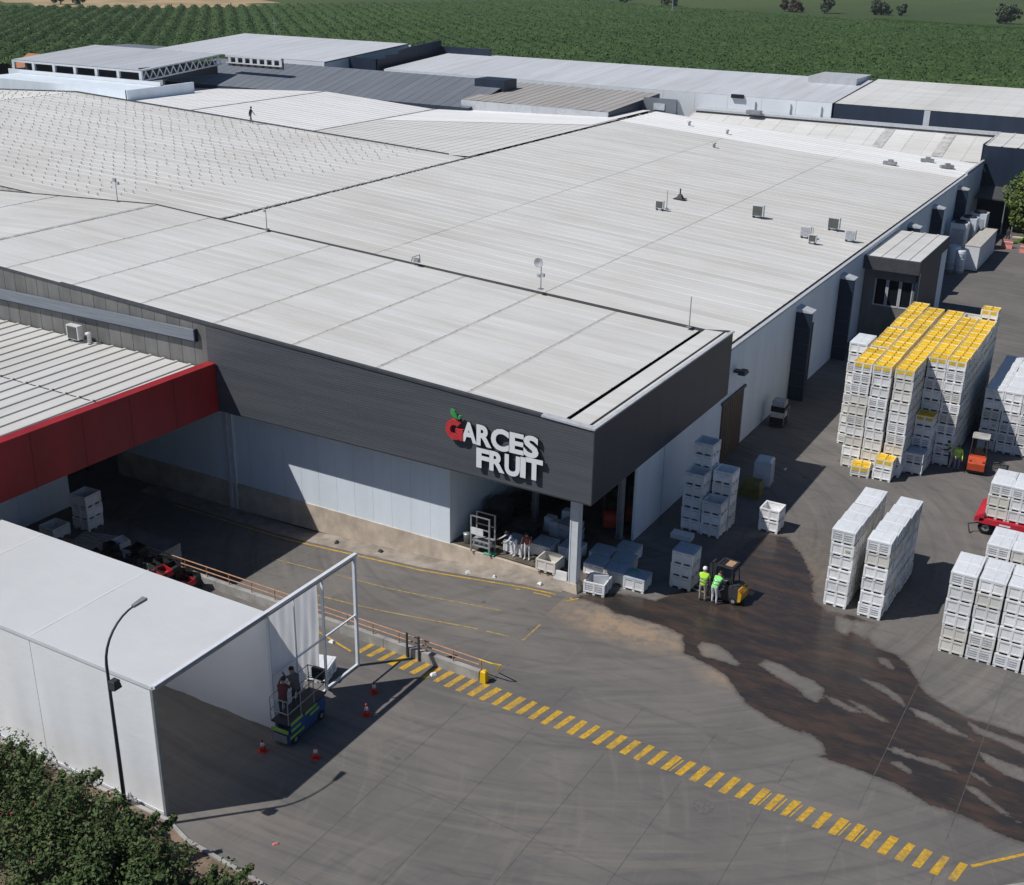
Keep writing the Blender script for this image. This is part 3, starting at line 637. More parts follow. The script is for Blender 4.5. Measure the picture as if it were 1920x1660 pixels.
o = MB(); o.box(MX, 63.85, 5.25, MX+.35, 64.3, 5.38); o.frus((MX+.3, 63.7, MX+.75, 64.5, 5.2), (MX+.35, 63.8, MX+.7, 64.4, 5.42)); tag(o.build('wall_lamp', 'metal_dark'), 'dark flood lamp fixed to the pale east wall beside the dark corner', 'lamp')

# ------------------------------------------------------------------ west warehouse with roof brackets
west = thing('west_warehouse', 'wide white roof dotted with rows of small brackets, behind the front hall', 'building')
WX, WZ, WE = -114.2, 11.82, 98.0
b = MB(); b.quad((JX, 60.76, JZ-.1), (JX, WE, JZ-.1), (WX, WE, WZ-.12), (WX, 60.76, WZ-.12)); b.quad((WX, 60.76, WZ-.12), (WX, WE, WZ-.12), (-165, WE, 9.4), (-165, 60.76, 9.4)); b.build('roof_deck', 'joint_grey', west)
lay_roof(west, JX-.2, WX, JZ, WZ, 60.78, WE-.3, 4, 'roof_white', .014, 1.2, .024)
b = MB(); b.prism([(JX, 6), (JX, JZ-.12), (WX, WZ-.14), (-165, 9.35), (-165, 6)], 60.765, 60.775, 'y'); b.build('front_wall', 'joint_grey', west)
lay_roof(west, WX-.1, -165, WZ, 9.5, 60.78, WE-.3, 2, 'roof_white', .05, 1.2, .07)
b = MB(); b.prism([(-63.5, JZ-1), (-63.5, 9.62), (WX, WZ+.12), (-165, 9.6), (-165, 8)], WE-.28, WE, 'y'); b.build('end_upstand', 'dark_grey_trim', west)
def wz(x): return JZ+(JX-x)*(WZ-JZ)/(JX-WX) if x > WX else WZ-(WX-x)*(WZ-9.45)/(165+WX)
b = MB()
for x in np.arange(-66.5, -150, -1.25):
    for y in np.arange(63.2, 97, 1.2):
        if x > -(72-.30*(y-62)) and y < 95: continue
        if rng.random() < .14: continue
        xx = x+rng.uniform(-.18, .18); z = wz(xx)+.06; s = rng.uniform(.38, .72)
        b.box(xx-.09*s, y+.06, z, xx+.09*s, y+.12+.06*s, z+.10*s+.06); b.box(xx-.015, y+.08, z+.1*s, xx+.015, y+.12, z+.3*s)
tag(b.build('roof_brackets', 'bracket', west), kind='stuff')

# ------------------------------------------------------------------ roofs farther back
def gable(name, label, parts):
    o = thing(name, label, 'building')
    for nm, mname, vs, fs in parts: MB().add(vs, fs).build(nm, mname, o)
    return o
def slab(x0, x1, y0, y1, z0, z1, th=.25):   # roof rising with y
    vs = [(x0, y0, z0-th), (x1, y0, z0-th), (x1, y1, z1-th), (x0, y1, z1-th), (x0, y0, z0), (x1, y0, z0), (x1, y1, z1), (x0, y1, z1)]
    return vs, [(0, 3, 2, 1), (4, 5, 6, 7), (0, 1, 5, 4), (1, 2, 6, 5), (2, 3, 7, 6), (3, 0, 4, 7)]
def wallbox(x0, x1, y0, y1, z0, z1):
    b = MB().box(x0, y0, z0, x1, y1, z1); return b.v, b.f
def ribbed(parent, x0, x1, y0, y1, z0, z1, mname, pitch=1.6, h=.06, name='roof_sheet'):
    n = max(1, int((x1-x0)/pitch)); wd = (x1-x0)/n
    me = sheet_mesh(name, y1-y0, wd, (z1-z0)/(y1-y0), 'y', mname, h)
    for k in range(n): link(name, me, parent, (x0+k*wd, y0, z0))
rear = thing('rear_shed', 'white double pitched roof beyond the dark upstand behind the bracket roof', 'building')
VX, VZ, R2X, R2Z, RE = -87, 8.75, -104.5, 9.75, 131.
b = MB()
for (xa, za), (xb, zb), mi in [((JX, 9.55), (VX, VZ), 0), ((VX, VZ), (R2X, R2Z), 1), ((R2X, R2Z), (-135, 8.3), 1)]:
    n = 20
    b.mt(mi)
    for k in range(n):
        x0 = xa+(xb-xa)*k/n; x1 = xa+(xb-xa)*(k+1)/n; z0 = za+(zb-za)*k/n; z1 = za+(zb-za)*(k+1)/n
        for y0, y1 in ((WE, 116), (116.05, RE)):
            b.quad((x1, y0, z1), (x0, y0, z0+.015), (x0, y1, z0+.015), (x1, y1, z1))
b.build('roof', ['roof_white', 'roof_bright'], rear)
b = MB()
for y0, y1 in ((118.5, 132.),):
    b.quad((VX+.5, y0, VZ+.04), (JX-.3, y0+6, 9.55+.04), (JX-.3, 141, 9.6), (VX+.5, y1, VZ+.04))
b.build('repainted_roof', 'roof_bright', rear)
for x, z in ((VX, VZ), (R2X, R2Z)):
    b = MB(); b.box(x-.12, WE, z-.05, x+.12, RE, z+.07); b.build('seam', 'joint_grey', rear)
b = MB(); b.box(-135, RE, 0, JX, RE+.2, 8.6); b.build('end_wall', 'wall_white_far', rear)

D1 = thing('dark_roof_shed', 'low shed with a dark blue grey ribbed roof behind the white roofs', 'building')
ribbed(D1, -134, -82, 131.2, 142, 9.25, 11.7, 'roof_dark', 1.5, .03)
b = MB(); b.box(-134, 131.1, 7, -82, 131.3, 9.22); b.box(-82.2, 131.3, 7, -82, 142, 9.2); b.build('fascia', 'dark_navy', D1)
b = MB(); b.box(-134, 142, 7, -82, 142.3, 11.6); b.build('back_wall', 'wall_white_far', D1)
b = MB(); b.box(-86, 139, 10.2, -81.5, 142.3, 12.0); b.build('dark_gable', 'dark_navy', D1)

BX = thing('brown_roof_box', 'raised box with brownish grey ribbed roof and grey sides, in mid roofscape', 'building')
ribbed(BX, -83.6, -63.0, 132.0, 147, 10.15, 11.0, 'roof_brown', 1.1, .04)
for k in range(6):
    b = MB(); x0 = -83.6+k*3.43; b.box(x0+.01, 131.9, 8, x0+3.42, 132.1, 10.1-.0); b.build('side_panel', 'roof_bluegrey' if k % 2 else 'light_trim', BX)
b = MB(); b.prism([(132.1, 8), (132.1, 10.1), (147, 10.95), (147, 8)], -63.2, -63.0, 'x'); b.build('side_wall', 'dark_navy', BX)
b = MB(); b.box(-62.95, 141.8, 8.5, -58.5, 142, 11.0); b.build('dark_panel', 'roof_dark', BX)
b = MB(); b.box(-61.5, 141.7, 9.6, -60, 141.8, 10.4); b.build('light_patch', 'light_trim', BX)
b = MB(); b.prism([(142, 8.5), (142, 11), (144.5, 8.6)], -58.5, -58.3, 'x'); b.build('wing', 'roof_bluegrey', BX)

R3 = thing('long_white_shed', 'long pale roof with a white front wall in front of the orchard', 'building')
ribbed(R3, -109, -41.6, 150.7, 169, 11.0, 12.25, 'roof_pale', 2.4, .015)
for k in range(15):
    b = MB(); x0 = -109+k*4.49; b.box(x0+.01, 150.6, 0, x0+4.47, 150.8, 10.98); b.build('wall_panel', 'wall_white_far', R3)
b = MB(); b.box(-109, 168.9, 0, -41.6, 169.1, 12.1); b.build('back_wall', 'wall_white_far', R3)
b = MB(); b.box(-54.6, 150.2, 10.75, -53.0, 150.62, 11.2); b.build('dark_vent', 'gutter_black', R3)
for x in (-51.4, -46.8, -42.9):
    b = MB(); b.box(x-.05, 150.4, 8.7, x+.05, 150.58, 10.5); b.build('wall_post', 'joint_grey', R3)
b = MB(); b.box(-49, 164, 11.6, -42.5, 171.5, 12.75); b.build('roof_upstand', 'roof_bluegrey', R3)
R4 = thing('right_pale_shed', 'pale roof with a long dark front wall at the right of the roofscape', 'building')
ribbed(R4, -41.4, 4, 150.7, 171, 11.0, 12.3, 'roof_front', 2.0, .015)
b = MB(); b.box(-41.4, 150.6, 0, -30.6, 150.8, 10.95); b.box(-29.9, 150.6, 0, 4, 150.8, 10.95); b.build('front_wall', 'dark_navy', R4)
b = MB(); b.box(-30.6, 150.55, 0, -29.9, 150.75, 10.95); b.build('light_panel', 'light_trim', R4)
b = MB(); b.box(-41.4, 170.9, 0, 4, 171.1, 12.2); b.build('back_wall', 'wall_white_far', R4)
CN = thing('link_roof', 'light low roof strip between the main warehouse and the dark wall', 'building')
ribbed(CN, -59, -21.9, 141.5, 150.5, 6.9, 9.05, 'roof_front', 2.2, .03)
for x in (-34.5, -27.5):
    b = MB(); b.add([(x, 142, 7.07), (x+1.2, 142, 7.07), (x+1.2, 149, 8.74), (x, 149, 8.74)], [(0, 1, 2, 3)]); b.build('rooflight', 'joint_grey', CN)
b = MB(); b.box(-59, 149, 9.0, -21.9, 150.5, 9.25); b.build('kerb_upstand', 'light_trim', CN)
b = MB(); b.quad((-59, 141.45, 0), (-21.9, 141.45, 0), (-21.9, 141.45, 6.85), (-59, 141.45, 6.85)); b.build('front_wall', 'wall_white_far', CN)
R5 = thing('dark_end_building', 'tall dark building with pale ribbed roof at the far end of the east yard', 'building')
ribbed(R5, -21.9, 8, 141.9, 163, 8.75, 9.8, 'roof_front', 1.6, .06)
b = MB(); b.box(-22, 141.8, 0, 8, 142, 8.7); b.build('front_wall', 'dark_navy', R5)
b = MB(); b.box(-22.1, 141.8, 5, -21.95, 163, 8.9); b.build('side_wall', 'dark_navy', R5)
b = MB(); b.prism([(138.2, 3.6), (141.8, 4.4), (141.8, 4.5), (138.2, 3.75)], -21.5, -15, 'x'); b.build('canopy', 'dark_grey_trim', R5)

R2 = thing('pale_high_roof', 'large pale roof with a stepped dark side wall, before the orchard rows', 'building')
ribbed(R2, -150, -115.6, 145, 166.5, 12.0, 13.4, 'roof_pale', 2.6, .015)
b = MB(); b.box(-126, 144.9, 7, -115.6, 145.1, 11.95); b.build('front_wall', 'wall_white_far', R2)
b = MB(); b.prism([(145, 6), (166.4, 6), (166.4, 13.2), (145, 11.8)], -115.8, -115.6, 'x'); b.box(-150, 166.4, 0, -115, 166.6, 13.2); b.build('back_wall', 'wall_white_far', R2)
b = MB(); b.prism([(151, 9), (151, 12.35), (153.2, 12.35), (153.2, 12.75), (156.5, 12.75), (156.5, 13.2), (160, 13.6), (168.2, 14.1), (168.2, 9)], -110.6, -110.3, 'x'); b.box(-115.8, 150.8, 9, -110.6, 151, 12.35); b.box(-110.3, 168, 10, -101, 168.2, 13.2); b.build('stepped_wall', 'dark_navy', R2)
TR = thing('truss_roof_hall', 'hall with flat grey roof on open steel trusses above a white wall', 'building')
ribbed(TR, -151.5, -126, 119, 134.5, 12.0, 13.15, 'roof_bluegrey', 2.2, .015)
b = MB()
for x in np.linspace(-151.3, -126.1, 7): b.box(x-.25, 119.0, 10.7, x+.25, 119.3, 11.9)
b.box(-151.5, 119.02, 11.68, -126, 119.28, 11.95); b.build('clerestory_frame', 'column_white', TR)
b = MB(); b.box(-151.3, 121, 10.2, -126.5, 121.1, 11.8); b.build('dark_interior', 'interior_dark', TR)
tr = MB(); n = 12
for k in range(n):
    ya, yb = 119.3+k*1.27, 119.3+(k+1)*1.27; za, zb = 11.9+k*.094, 11.9+(k+1)*.094
    tr.tube((-126, ya, za-1.25), (-126, (ya+yb)/2, za-.05), .09, n=5); tr.tube((-126, (ya+yb)/2, za-.05), (-126, yb, zb-1.25), .09, n=5)
tr.tube((-126, 119.2, 11.95), (-126, 134.5, 13.1), .12, n=5); tr.tube((-126, 119.2, 10.65), (-126, 134.5, 11.8), .12, n=5); tr.build('truss', 'column_white', TR)
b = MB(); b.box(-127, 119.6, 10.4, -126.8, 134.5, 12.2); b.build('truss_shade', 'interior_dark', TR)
b = MB(); b.box(-126, 135.4, 12.75, -115.7, 135.6, 13.05); b.box(-126, 135.4, 11.9, -115.7, 135.6, 12.05)
for x in np.arange(-125.5, -115.5, 1.35): b.box(x, 135.42, 11.9, x+.45, 135.58, 12.9)
b.build('side_frame', 'column_white', TR)
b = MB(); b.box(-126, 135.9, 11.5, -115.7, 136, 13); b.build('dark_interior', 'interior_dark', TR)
b = MB(); b.box(-152, 118.6, 0, -122.2, 118.8, 10.75); b.build('front_wall', 'wall_white_far', TR)
b = MB(); b.box(-150, 112.5, 0, -122.0, 118.5, 10.25); b.prism([(112.5, 0), (124.5, 0), (124.5, 10.35), (112.5, 10.25)], -122.2, -121.9, 'x'); b.build('white_annex', 'wall_white', TR)
b = MB(); b.box(-152, 119.3, 0, -151.8, 134.5, 10.75); b.build('side_wall', 'wall_white_far', TR)
RB = thing('red_roof_house', 'small building with red roof edge behind the truss hall', 'building', (-168, 160, 0))
b = MB(); b.box(-6, -4, 0, 8, 4, 9.6); b.build('wall', 'roof_bluegrey', RB)
b = MB(); b.frus((-8.5, -5, 9, 5, 9.6), (-7, -3, 7.5, 3, 10.6)); b.build('roof', 'roof_dark', RB)
b = MB(); b.box(-9, -5.6, 8.9, -1, -5.1, 9.8); b.box(-8.6, -5.5, 0, -8.2, -5.2, 8.9); b.box(-4.4, -5.5, 0, -4.0, -5.2, 8.9); b.build('red_canopy', 'red_fascia', RB)
SH = thing('orange_roof_house', 'tiny house with an orange roof at the left edge of the picture', 'house', (-205, 172, 0))
b = MB(); b.box(-8, -4, 0, 8, 4, 4); b.build('wall', 'plaster', SH)
b = MB(); b.prism([(-4.6, 4), (4.6, 4), (0, 6.4)], -8.6, 8.6, 'x'); b.build('roof', 'tile_orange', SH)

# ------------------------------------------------------------------ red fascia building at left
RXF, RZT, RZB = -42.75, 7.73, 5.05
redb = thing('red_canopy_building', 'building with a dark red fascia and white standing seam roof over the truck pit', 'building')
b = MB(); b.prism([(18, RZB+.2), (43.54, RZB), (43.54, RZT-.05), (18, RZT+.2)], RXF-.15, RXF, 'x'); b.build('fascia', 'red_fascia', redb)
for y in np.arange(20.2, 43.4, 2.9):
    b = MB(); b.box(RXF, y, RZB+.03, RXF+.008, y+.03, RZT-.03); b.build('panel_joint', 'red_joint', redb)
b = MB(); b.prism([(18, RZT+.2), (43.54, RZT-.05), (43.54, RZT), (18, RZT+.27)], RXF-.55, RXF+.03, 'x'); b.build('coping', 'red_fascia', redb)
b = MB(); b.box(RXF-.9, 18, 7.16, RXF-.62, 43.45, 7.22); b.build('gutter', 'gutter_black', redb)
b = MB(); b.quad((-80, 18, 7.24), (RXF-.6, 18, 7.24), (RXF-.6, 43.56, 7.24), (-80, 43.56, 7.24)); b.build('roof_deck', 'joint_grey', redb)
for s, (ya, yb) in enumerate([(18, 30.9), (31.0, 36.9), (37.0, 43.52)]):
    me = sheet_mesh('roof_sheet', yb-ya, .96, .0, 'y', 'roof_red_bldg', .07)
    for k in range(36):
        o = link('roof_sheet', me, redb, (RXF-.9-(k+1)*.96, ya, 7.32+rng.uniform(0, .008)))
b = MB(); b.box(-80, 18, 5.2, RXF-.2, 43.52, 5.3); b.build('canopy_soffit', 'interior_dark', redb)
for y0 in np.arange(20, 38.2, 3.05):
    b = MB(); b.box(-49.2, y0, 0, -49.0, y0+3.03, 5.18); b.build('wall_panel', 'wall_white', redb)
b = MB(); b.box(-53, 38.3, -1.6, -49.0, 38.4, 5.18); b.build('return_wall', 'wall_white', redb)
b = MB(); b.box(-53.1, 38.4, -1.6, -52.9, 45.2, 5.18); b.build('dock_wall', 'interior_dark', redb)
b = MB(); b.box(-52.9, 39.3, -.4, -52.8, 42.6, 3.6); b.build('dock_door', 'gutter_black', redb)
for y in (39.1, 42.65):
    b = MB(); b.box(-52.9, y, -.4, -52.4, y+.3, 3.8); b.build('dock_bumper', 'rubber', redb)
b = MB(); b.box(-52.9, 43.4, .2, -52.78, 45.1, 4.5); b.build('wall_panel', 'wall_white', redb)
# pit edges
b = MB(); b.quad((-53, 38.3, -1.6), (-41, 38.3, -1.6), (-41, 38.3, 0), (-53, 38.3, 0)); b.quad((-41, 35.95, -1.7), (-41, 38.3, -1.7), (-41, 38.3, 0), (-41, 35.95, 0)); b.quad((-41, PY0, -1.7), (-21.95, PY0, -.02), (-21.95, PY0, 0.), (-41, PY0, 0)); tag(b.build('pit_wall', 'concrete_grey'), kind='structure')
ac = thing('air_conditioner', 'white air conditioner on the white roof beside the grey facade', 'air conditioner', (-52.6, 43.0, 7.38))

# ------------------------------------------------------------------ retaining wall with rail
rw = thing('railing_wall', 'low concrete wall with rusty pipe rails along the truck ramp', 'railing')
segs = np.linspace(-41, -21.75, 9)
for xa, xb in zip(segs[:-1], segs[1:]):
    b = MB(); b.box(xa+.008, 35.68, 0, xb-.008, 35.94, .45+rng.uniform(-.01, .01)); b.build('wall_block', 'concrete_grey', rw)
for z in (.98, .72):
    b = MB(); b.tube((-41, 35.81, z), (-21.8, 35.81, z), .028, n=6); b.build('rail', 'rail_rust', rw)
for x in np.arange(-40.9, -21.7, 1.37):
    b = MB(); b.tube((x, 35.81, .4), (x, 35.81, .97), .025, n=6); b.build('post', 'rail_rust', rw)
b = MB(); b.path([(-21.8, 35.81, .98), (-21.2, 35.85, .95), (-20.9, 36.0, .9), (-21.4, 36.6, .1)], .03, 6); b.build('end_hook', 'yellow_solid', rw)
for x in (-25.3, -24.7):
    b = MB(); b.box(x-.04, 35.62, .0, x+.04, 35.68, 1.2); b.build('gate_post', 'metal_dark', rw)
yb_ = thing('end_bollard', 'stubby yellow bollard at the end of the low railing wall', 'bollard', (-21.55, 35.78, 0))
b = MB(); b.frus((-.14, -.14, .14, .14, 0), (-.12, -.12, .12, .12, .5)); b.frus((-.12, -.12, .12, .12, .5), (-.07, -.07, .07, .07, .55)); b.build('body', 'yellow_solid', yb_)

# ------------------------------------------------------------------ picking bins
BW, BH = 1.06, .65
def bin_mesh(name, vent):
    b = MB(); h = BW/2
    for ix in (-1, 0, 1):
        for iy in (-1, 0, 1):
            b.box(ix*(h-.08)-.06, iy*(h-.08)-.06, 0, ix*(h-.08)+.06, iy*(h-.08)+.06, .105)
    b.box(-h+.03, -h+.03, .105, h-.03, h-.03, .13)
    i = h-.022
    for s in (-1, 1):
        b.box(-i, min(s*i, s*(i-.03)), .125, i, max(s*i, s*(i-.03)), .60)
        b.box(min(s*i, s*(i-.03)), -i+.03, .125, max(s*i, s*(i-.03)), i-.03, .60)
        b.box(-h, min(s*h, s*(h-.07)), .575, h, max(s*h, s*(h-.07)), .645)            # rim
        b.box(min(s*h, s*(h-.07)), -h+.07, .575, max(s*h, s*(h-.07)), h-.07, .645)
        b.box(-h+.06, min(s*(h-.004), s*(h-.05)), .105, h-.06, max(s*(h-.004), s*(h-.05)), .165)   # bottom band
        b.box(min(s*(h-.004), s*(h-.05)), -h+.06, .105, max(s*(h-.004), s*(h-.05)), h-.06, .165)
        b.box(-.045, min(s*(h-.006), s*(h-.05)), .165, .045, max(s*(h-.006), s*(h-.05)), .575)       # mid rib
        b.box(min(s*(h-.006), s*(h-.05)), -.045, .165, max(s*(h-.006), s*(h-.05)), .045, .575)
    for sx in (-1, 1):
        for sy in (-1, 1):
            b.box(min(sx*(h-.003), sx*(h-.09)), min(sy*(h-.003), sy*(h-.09)), .105, max(sx*(h-.003), sx*(h-.09)), max(sy*(h-.003), sy*(h-.09)), .575)
    b.mt(1)
    rows = ((.2, .26), (.31, .37), (.42, .48)) if vent else ((.525, .545),)
    for s in (-1, 1):
        for x0, x1 in ((-.41, -.07), (.07, .41)):
            for z0, z1 in rows:
                b.box(x0, min(s*(i+.012), s*(i-.01)), z0, x1, max(s*(i+.012), s*(i-.01)), z1)
                b.box(min(s*(i+.012), s*(i-.01)), x0, z0, max(s*(i+.012), s*(i-.01)), x1, z1)
    return b.mesh(name, ['bin_grey', 'bin_vent'])
BIN = [bin_mesh('bin', False), bin_mesh('vented_bin', True)]
def lid_mesh(m):
    b = MB(); h = BW/2+.012
    b.frus((-h, -h, h, h, .635), (-h+.01, -h+.01, h-.01, h-.01, .675)); b.frus((-h+.09, -h+.09, h-.09, h-.09, .675), (-h+.12, -h+.12, h-.12, h-.12, .69))
    b.box(-.012, -h+.1, .69, .012, h-.1, .698)
    return b.mesh('lid', m)
LID = lid_mesh('bin_lid'); LIDB = lid_mesh('bin_lid_blue')
def tray_mesh():
    b = MB()
    for ix in (-1, 1):
        for iy in (-1, 1):
            cx, cy = ix*.262, iy*.262; h = .260
            b.mt(1); b.box(cx-h+.02, cy-h+.02, .40, cx+h-.02, cy+h-.02, .615)
            b.mt(0)
            for s in (-1, 1):
                b.box(cx-h, min(cy+s*h, cy+s*(h-.03)), .38, cx+h, max(cy+s*h, cy+s*(h-.03)), .668)
                b.box(min(cx+s*h, cx+s*(h-.03)), cy-h+.03, .38, max(cx+s*h, cx+s*(h-.03)), cy+h-.03, .668)
    return b.mesh('crates', ['crate_yellow', 'crate_floor'])
TRAY = tray_mesh()
STK = []
for mm, x0 in (('sticker_red', .12), ('sticker_white', -.38), ('sticker_green', .15)):
    b = MB(); b.box(x0, -BW/2-.002, .30, x0+.2, -BW/2+.012, .42); STK.append(b.mesh('label_sticker', mm))
NBIN = 0; STUFF = []
def put_bin(x, y, z, label, group, lid=None, vent=None, rz=0., stuff=False, fill=None):
    """x,y is the bin's centre"""
    global NBIN
    if stuff: STUFF.append((x, y, z)); return None
    NBIN += 1
    v = (rng.random() < .3) if vent is None else vent
    o = link('bin', BIN[int(v)], None, (x+rng.uniform(-.022, .022), y+rng.uniform(-.025, .025), z), rz+rng.uniform(-.018, .018))
    tag(o, label, 'bin', group)
    if lid: link('lid', lid, o)
    if not lid and rng.random() < .05: link('label_sticker', STK[int(rng.integers(0, 3))], o)
    if fill:
        c = link('yellow_crates', TRAY, None, (o.location.x, o.location.y, z+fill[1]), o.rotation_euler[2]); tag(c, fill[0], 'crates', 'yellow crates in the top bins')
    return o
P1 = 1.075
# block A: tall block with yellow crates in the top bins
ACOL = [-14.80, -13.68, -12.43, -11.33, -10.25]
def arow(c, r):
    if c == 0: return 66.55+r*P1+(.42 if r >= 3 else 0)+(.42 if r >= 7 else 0)
    return 66.55+r*P1+(.06 if r > 5 else 0)
for c in range(5):
    r0 = 3 if c >= 3 else 0
    for r in range(r0, 13):
        top = 9
        if c == 4 and r == 12: top = 10
        for l in range(top+1):
            front = (r == r0); istop = (l == top); east = (c == 4) or (c == 2 and r < 3); west = c == 0
            if not (front or istop):
                if east or west or r == 12: put_bin(ACOL[c], arow(c, r), l*BH, None, None, stuff=True)
                continue
            pos_ = f'{ORD[l] if l else "bottom"} layer, {["first","second","third","fourth","fifth"][c]} column, {ORD1[r-r0]} row'
            fill = None
            if istop and not (c == 3 and r == 12): fill = (f'yellow crates in the top bin, {["first","second","third","fourth","fifth"][c]} column, {ORD1[r-r0]} row of the tall block', 0)
            put_bin(ACOL[c], arow(c, r), l*BH, f'grey bin of the tall yellow-topped block, {pos_}', 'bins of the tall yellow-topped block', fill=fill)
for k, (x, y, l, fl) in enumerate([(-12.7, 65.6, 2, True), (-14.0, 65.45, 1, True)]):
    for i in range(l):
        put_bin(x, y, i*BH, ['lower bin of the pair', 'upper bin of the pair'][i]+' standing before the tall yellow-topped block' if l == 2 else 'single low bin of yellow crates at the left foot of the tall block', 'bins at the foot of the tall block', rz=.0 if l == 2 else .12,
                fill=(['yellow crates in the pair of bins before the tall block', 'yellow crates heaped in the single low bin'][k], 0) if i == l-1 else None)
for i in range(5): put_bin(-11.35, 68.7, i*BH, f'{ORD[i]} bin of the shaded five-high stack in the notch of the tall block', 'shaded bins in the notch', fill=('dull yellow crates topping the shaded five-high stack', 0) if i == 4 else None)
for i in range(2): put_bin(-11.4, 67.55, i*BH, ['lower', 'upper'][i]+' bin of the shaded pair with blue lid, in the notch of the tall block', 'shaded bins in the notch', lid=LIDB if i else None)
for l in range(10):
    for r in range(3):
        if l == 9 and r == 2: continue
        y = 70.0+r*P1
        if r == 0 or l == 9-(r == 2): put_bin(-15.98, y, l*BH-(.0), f'bin behind the left edge of the tall block, {ORD[l]} layer, {ORD1[r]} row', 'bins behind the tall block', lid=LID if (l == 9 or (r == 2 and l == 8)) else None)
# free-standing rows st1, st2
for nm, x, y0, n, lv in (('left', -10.9, 50.0, 5, 6), ('right', -9.27, 49.82, 5, 6)):
    for r in range(n):
        for l in range(lv):
            if nm == 'left' and r > 0 and l < 5 and r < 5 and l < 2: put_bin(x, y0+r*P1, l*BH, None, None, stuff=True); continue
            put_bin(x+(.04*r if nm == 'right' else .02*r), y0+r*P1, l*BH, f'bin in the {nm} of two free-standing rows, {ORD[l]} layer, {ORD1[r]} from the front', 'bins in two free-standing rows', lid=LID if l == lv-1 else None, vent=(l in (0, 5)) if nm == 'right' else (l == 5))
# lidded block at the right edge
for c in range(5):
    for r in range(2):
        for l in range(6):
            if r == 1 and l < 5: 
                put_bin(-5.43+c*1.14, 48.65+r*1.09, l*BH, None, None, stuff=True); continue
            put_bin(-5.43+c*1.14, 48.65+r*1.09, l*BH, f'bin of the white-lidded block at right, {ORD[l]} layer, {ORD1[c]} column, {["front", "back"][r]} row', 'bins of the white-lidded block', lid=LID if l == 5 else None, stuff=c > 3)
# block behind it
for c in range(4):
    for r in range(2):
        for l in range(4):
            put_bin(-4.85+c*1.08, 54.95+r*1.09, l*BH, f'bin between trailer and white-lidded block, {ORD[l]} layer, {ORD1[c]} column, {["front", "back"][r]} row', 'bins between trailer and block', lid=LID if l == 3 else None, vent=(c == 0), stuff=(l < 3 and r == 1) or c > 2 or l < 2)
# trailer and its bins
trl = thing('flatbed_trailer', 'red flatbed trailer carrying three layers of grey bins', 'trailer', (-6.85, 60.9, 0))
b = MB(); b.box(.25, 0, .86, 12, 2.4, .98); b.build('deck', 'trailer_red', trl)
b = MB(); b.box(.2, -.06, .70, 12, 0.0, .98); b.build('side_rail', 'trailer_red', trl)
b = MB(); b.prism([(-.05, .72), (-.05, 1.0), (.42, 1.28), (.42, .86)], -.06, 2.45, 'y'); b.build('headboard', 'trailer_red', trl)
for k in range(5):
    b = MB(); b.box(1.2+k*1.5, -.075, .78, 1.75+k*1.5, -.06, .86); b.build('reflector', 'cone_white', trl)
for x in (.55, 1.35):
    for y in (.15, 2.0):
        b = MB(); b.lathe([(.2, 0), (.37, .02), (.40, .06), (.40, .22), (.37, .26), (.2, .28)], (x, y, .40), 16, 'y'); wl = b.build('wheel', 'rubber', trl, True)
        b = MB(); b.lathe([(.19, 0), (.19, .03), (.08, .05)], (x, y-.03, .40), 12, 'y'); b.build('rim', 'metal_grey', wl)
b = MB(); b.box(.3, .3, .5, 2, .42, .86); b.box(.3, 1.9, .5, 2, 2.02, .86); b.tube((.55, .1, .4), (.55, 2.3, .4), .06); b.tube((1.35, .1, .4), (1.35, 2.3, .4), .06); b.path([(.3, .3, .6), (-.3, .0, .5), (-.15, -.1, .05)], .04); b.build('axle_frame', 'metal_dark', trl)
for c in range(4):
    for r in range(2):
        for l in range(3):
            put_bin(-5.9+c*1.07, 61.56+r*1.08, .99+l*BH, f'bin on the red trailer, {ORD[l]} layer, {ORD1[c]} column, {["front", "back"][r]} row', 'bins on the red trailer', lid=LID if l == 2 else None, vent=(l == 2), stuff=(r == 1 and l < 2) or c > 1)
# half-shaded block E
for c in range(4):
    for r in range(7):
        for l in range(6):
            vis = (r == 0 or l == 5) and c < 3
            if not vis and not (c == 0 or c == 3): continue
            put_bin(-8.42+c*1.08, 73.75+r*1.07, l*BH, f'bin of the half-shaded block behind the orange forklift, {ORD[l]} layer, {ORD1[c]} column, {ORD1[r]} row', 'bins of the half-shaded block', lid=LID if l == 5 else None, stuff=not vis)
# stacks against the shaded wall
for k, (x, y, n, nm) in enumerate([(-19.62, 53.75, 5, 'left front'), (-19.62, 54.85, 7, 'left rear'), (-18.5, 53.65, 3, 'right front'), (-18.45, 54.75, 5, 'right rear')]):
    for l in range(n): put_bin(x, y, l*BH, f'shaded bin by the pale wall, {nm} stack, {ORD[l]} layer', 'shaded bins by the pale wall', vent=False)
for l in range(2): put_bin(-16.1, 55.8, l*BH, ['lower', 'upper open'][l]+' bin of the half-lit pair alone near the wall shadow', 'pair of bins near the wall shadow', vent=False)
for l in range(3): put_bin(-17.66, 47.75, l*BH, f'bin of the three-high blue-lidded stack beside the yellow forklift, {ORD[l]} layer', 'blue-lidded stack by the forklift', lid=LIDB if l == 2 else None, vent=False)
for k, (x, y) in enumerate([(-22.0, 47.8), (-21.05, 48.75), (-21.75, 46.65), (-20.75, 47.55), (-20.6, 46.55), (-19.5, 46.35)]):
    put_bin(x, y, 0, ['blue-lidded bin behind the corner column', 'blue-lidded bin farthest back in the corner group', 'blue-lidded bin just right of the corner column', 'blue-lidded bin in the middle of the corner group', 'blue-lidded bin right behind the open bin', 'blue-lidded bin with sunlit front and a green rag'][k], 'blue-lidded bins near the corner column', lid=LIDB, vent=False, rz=.05)
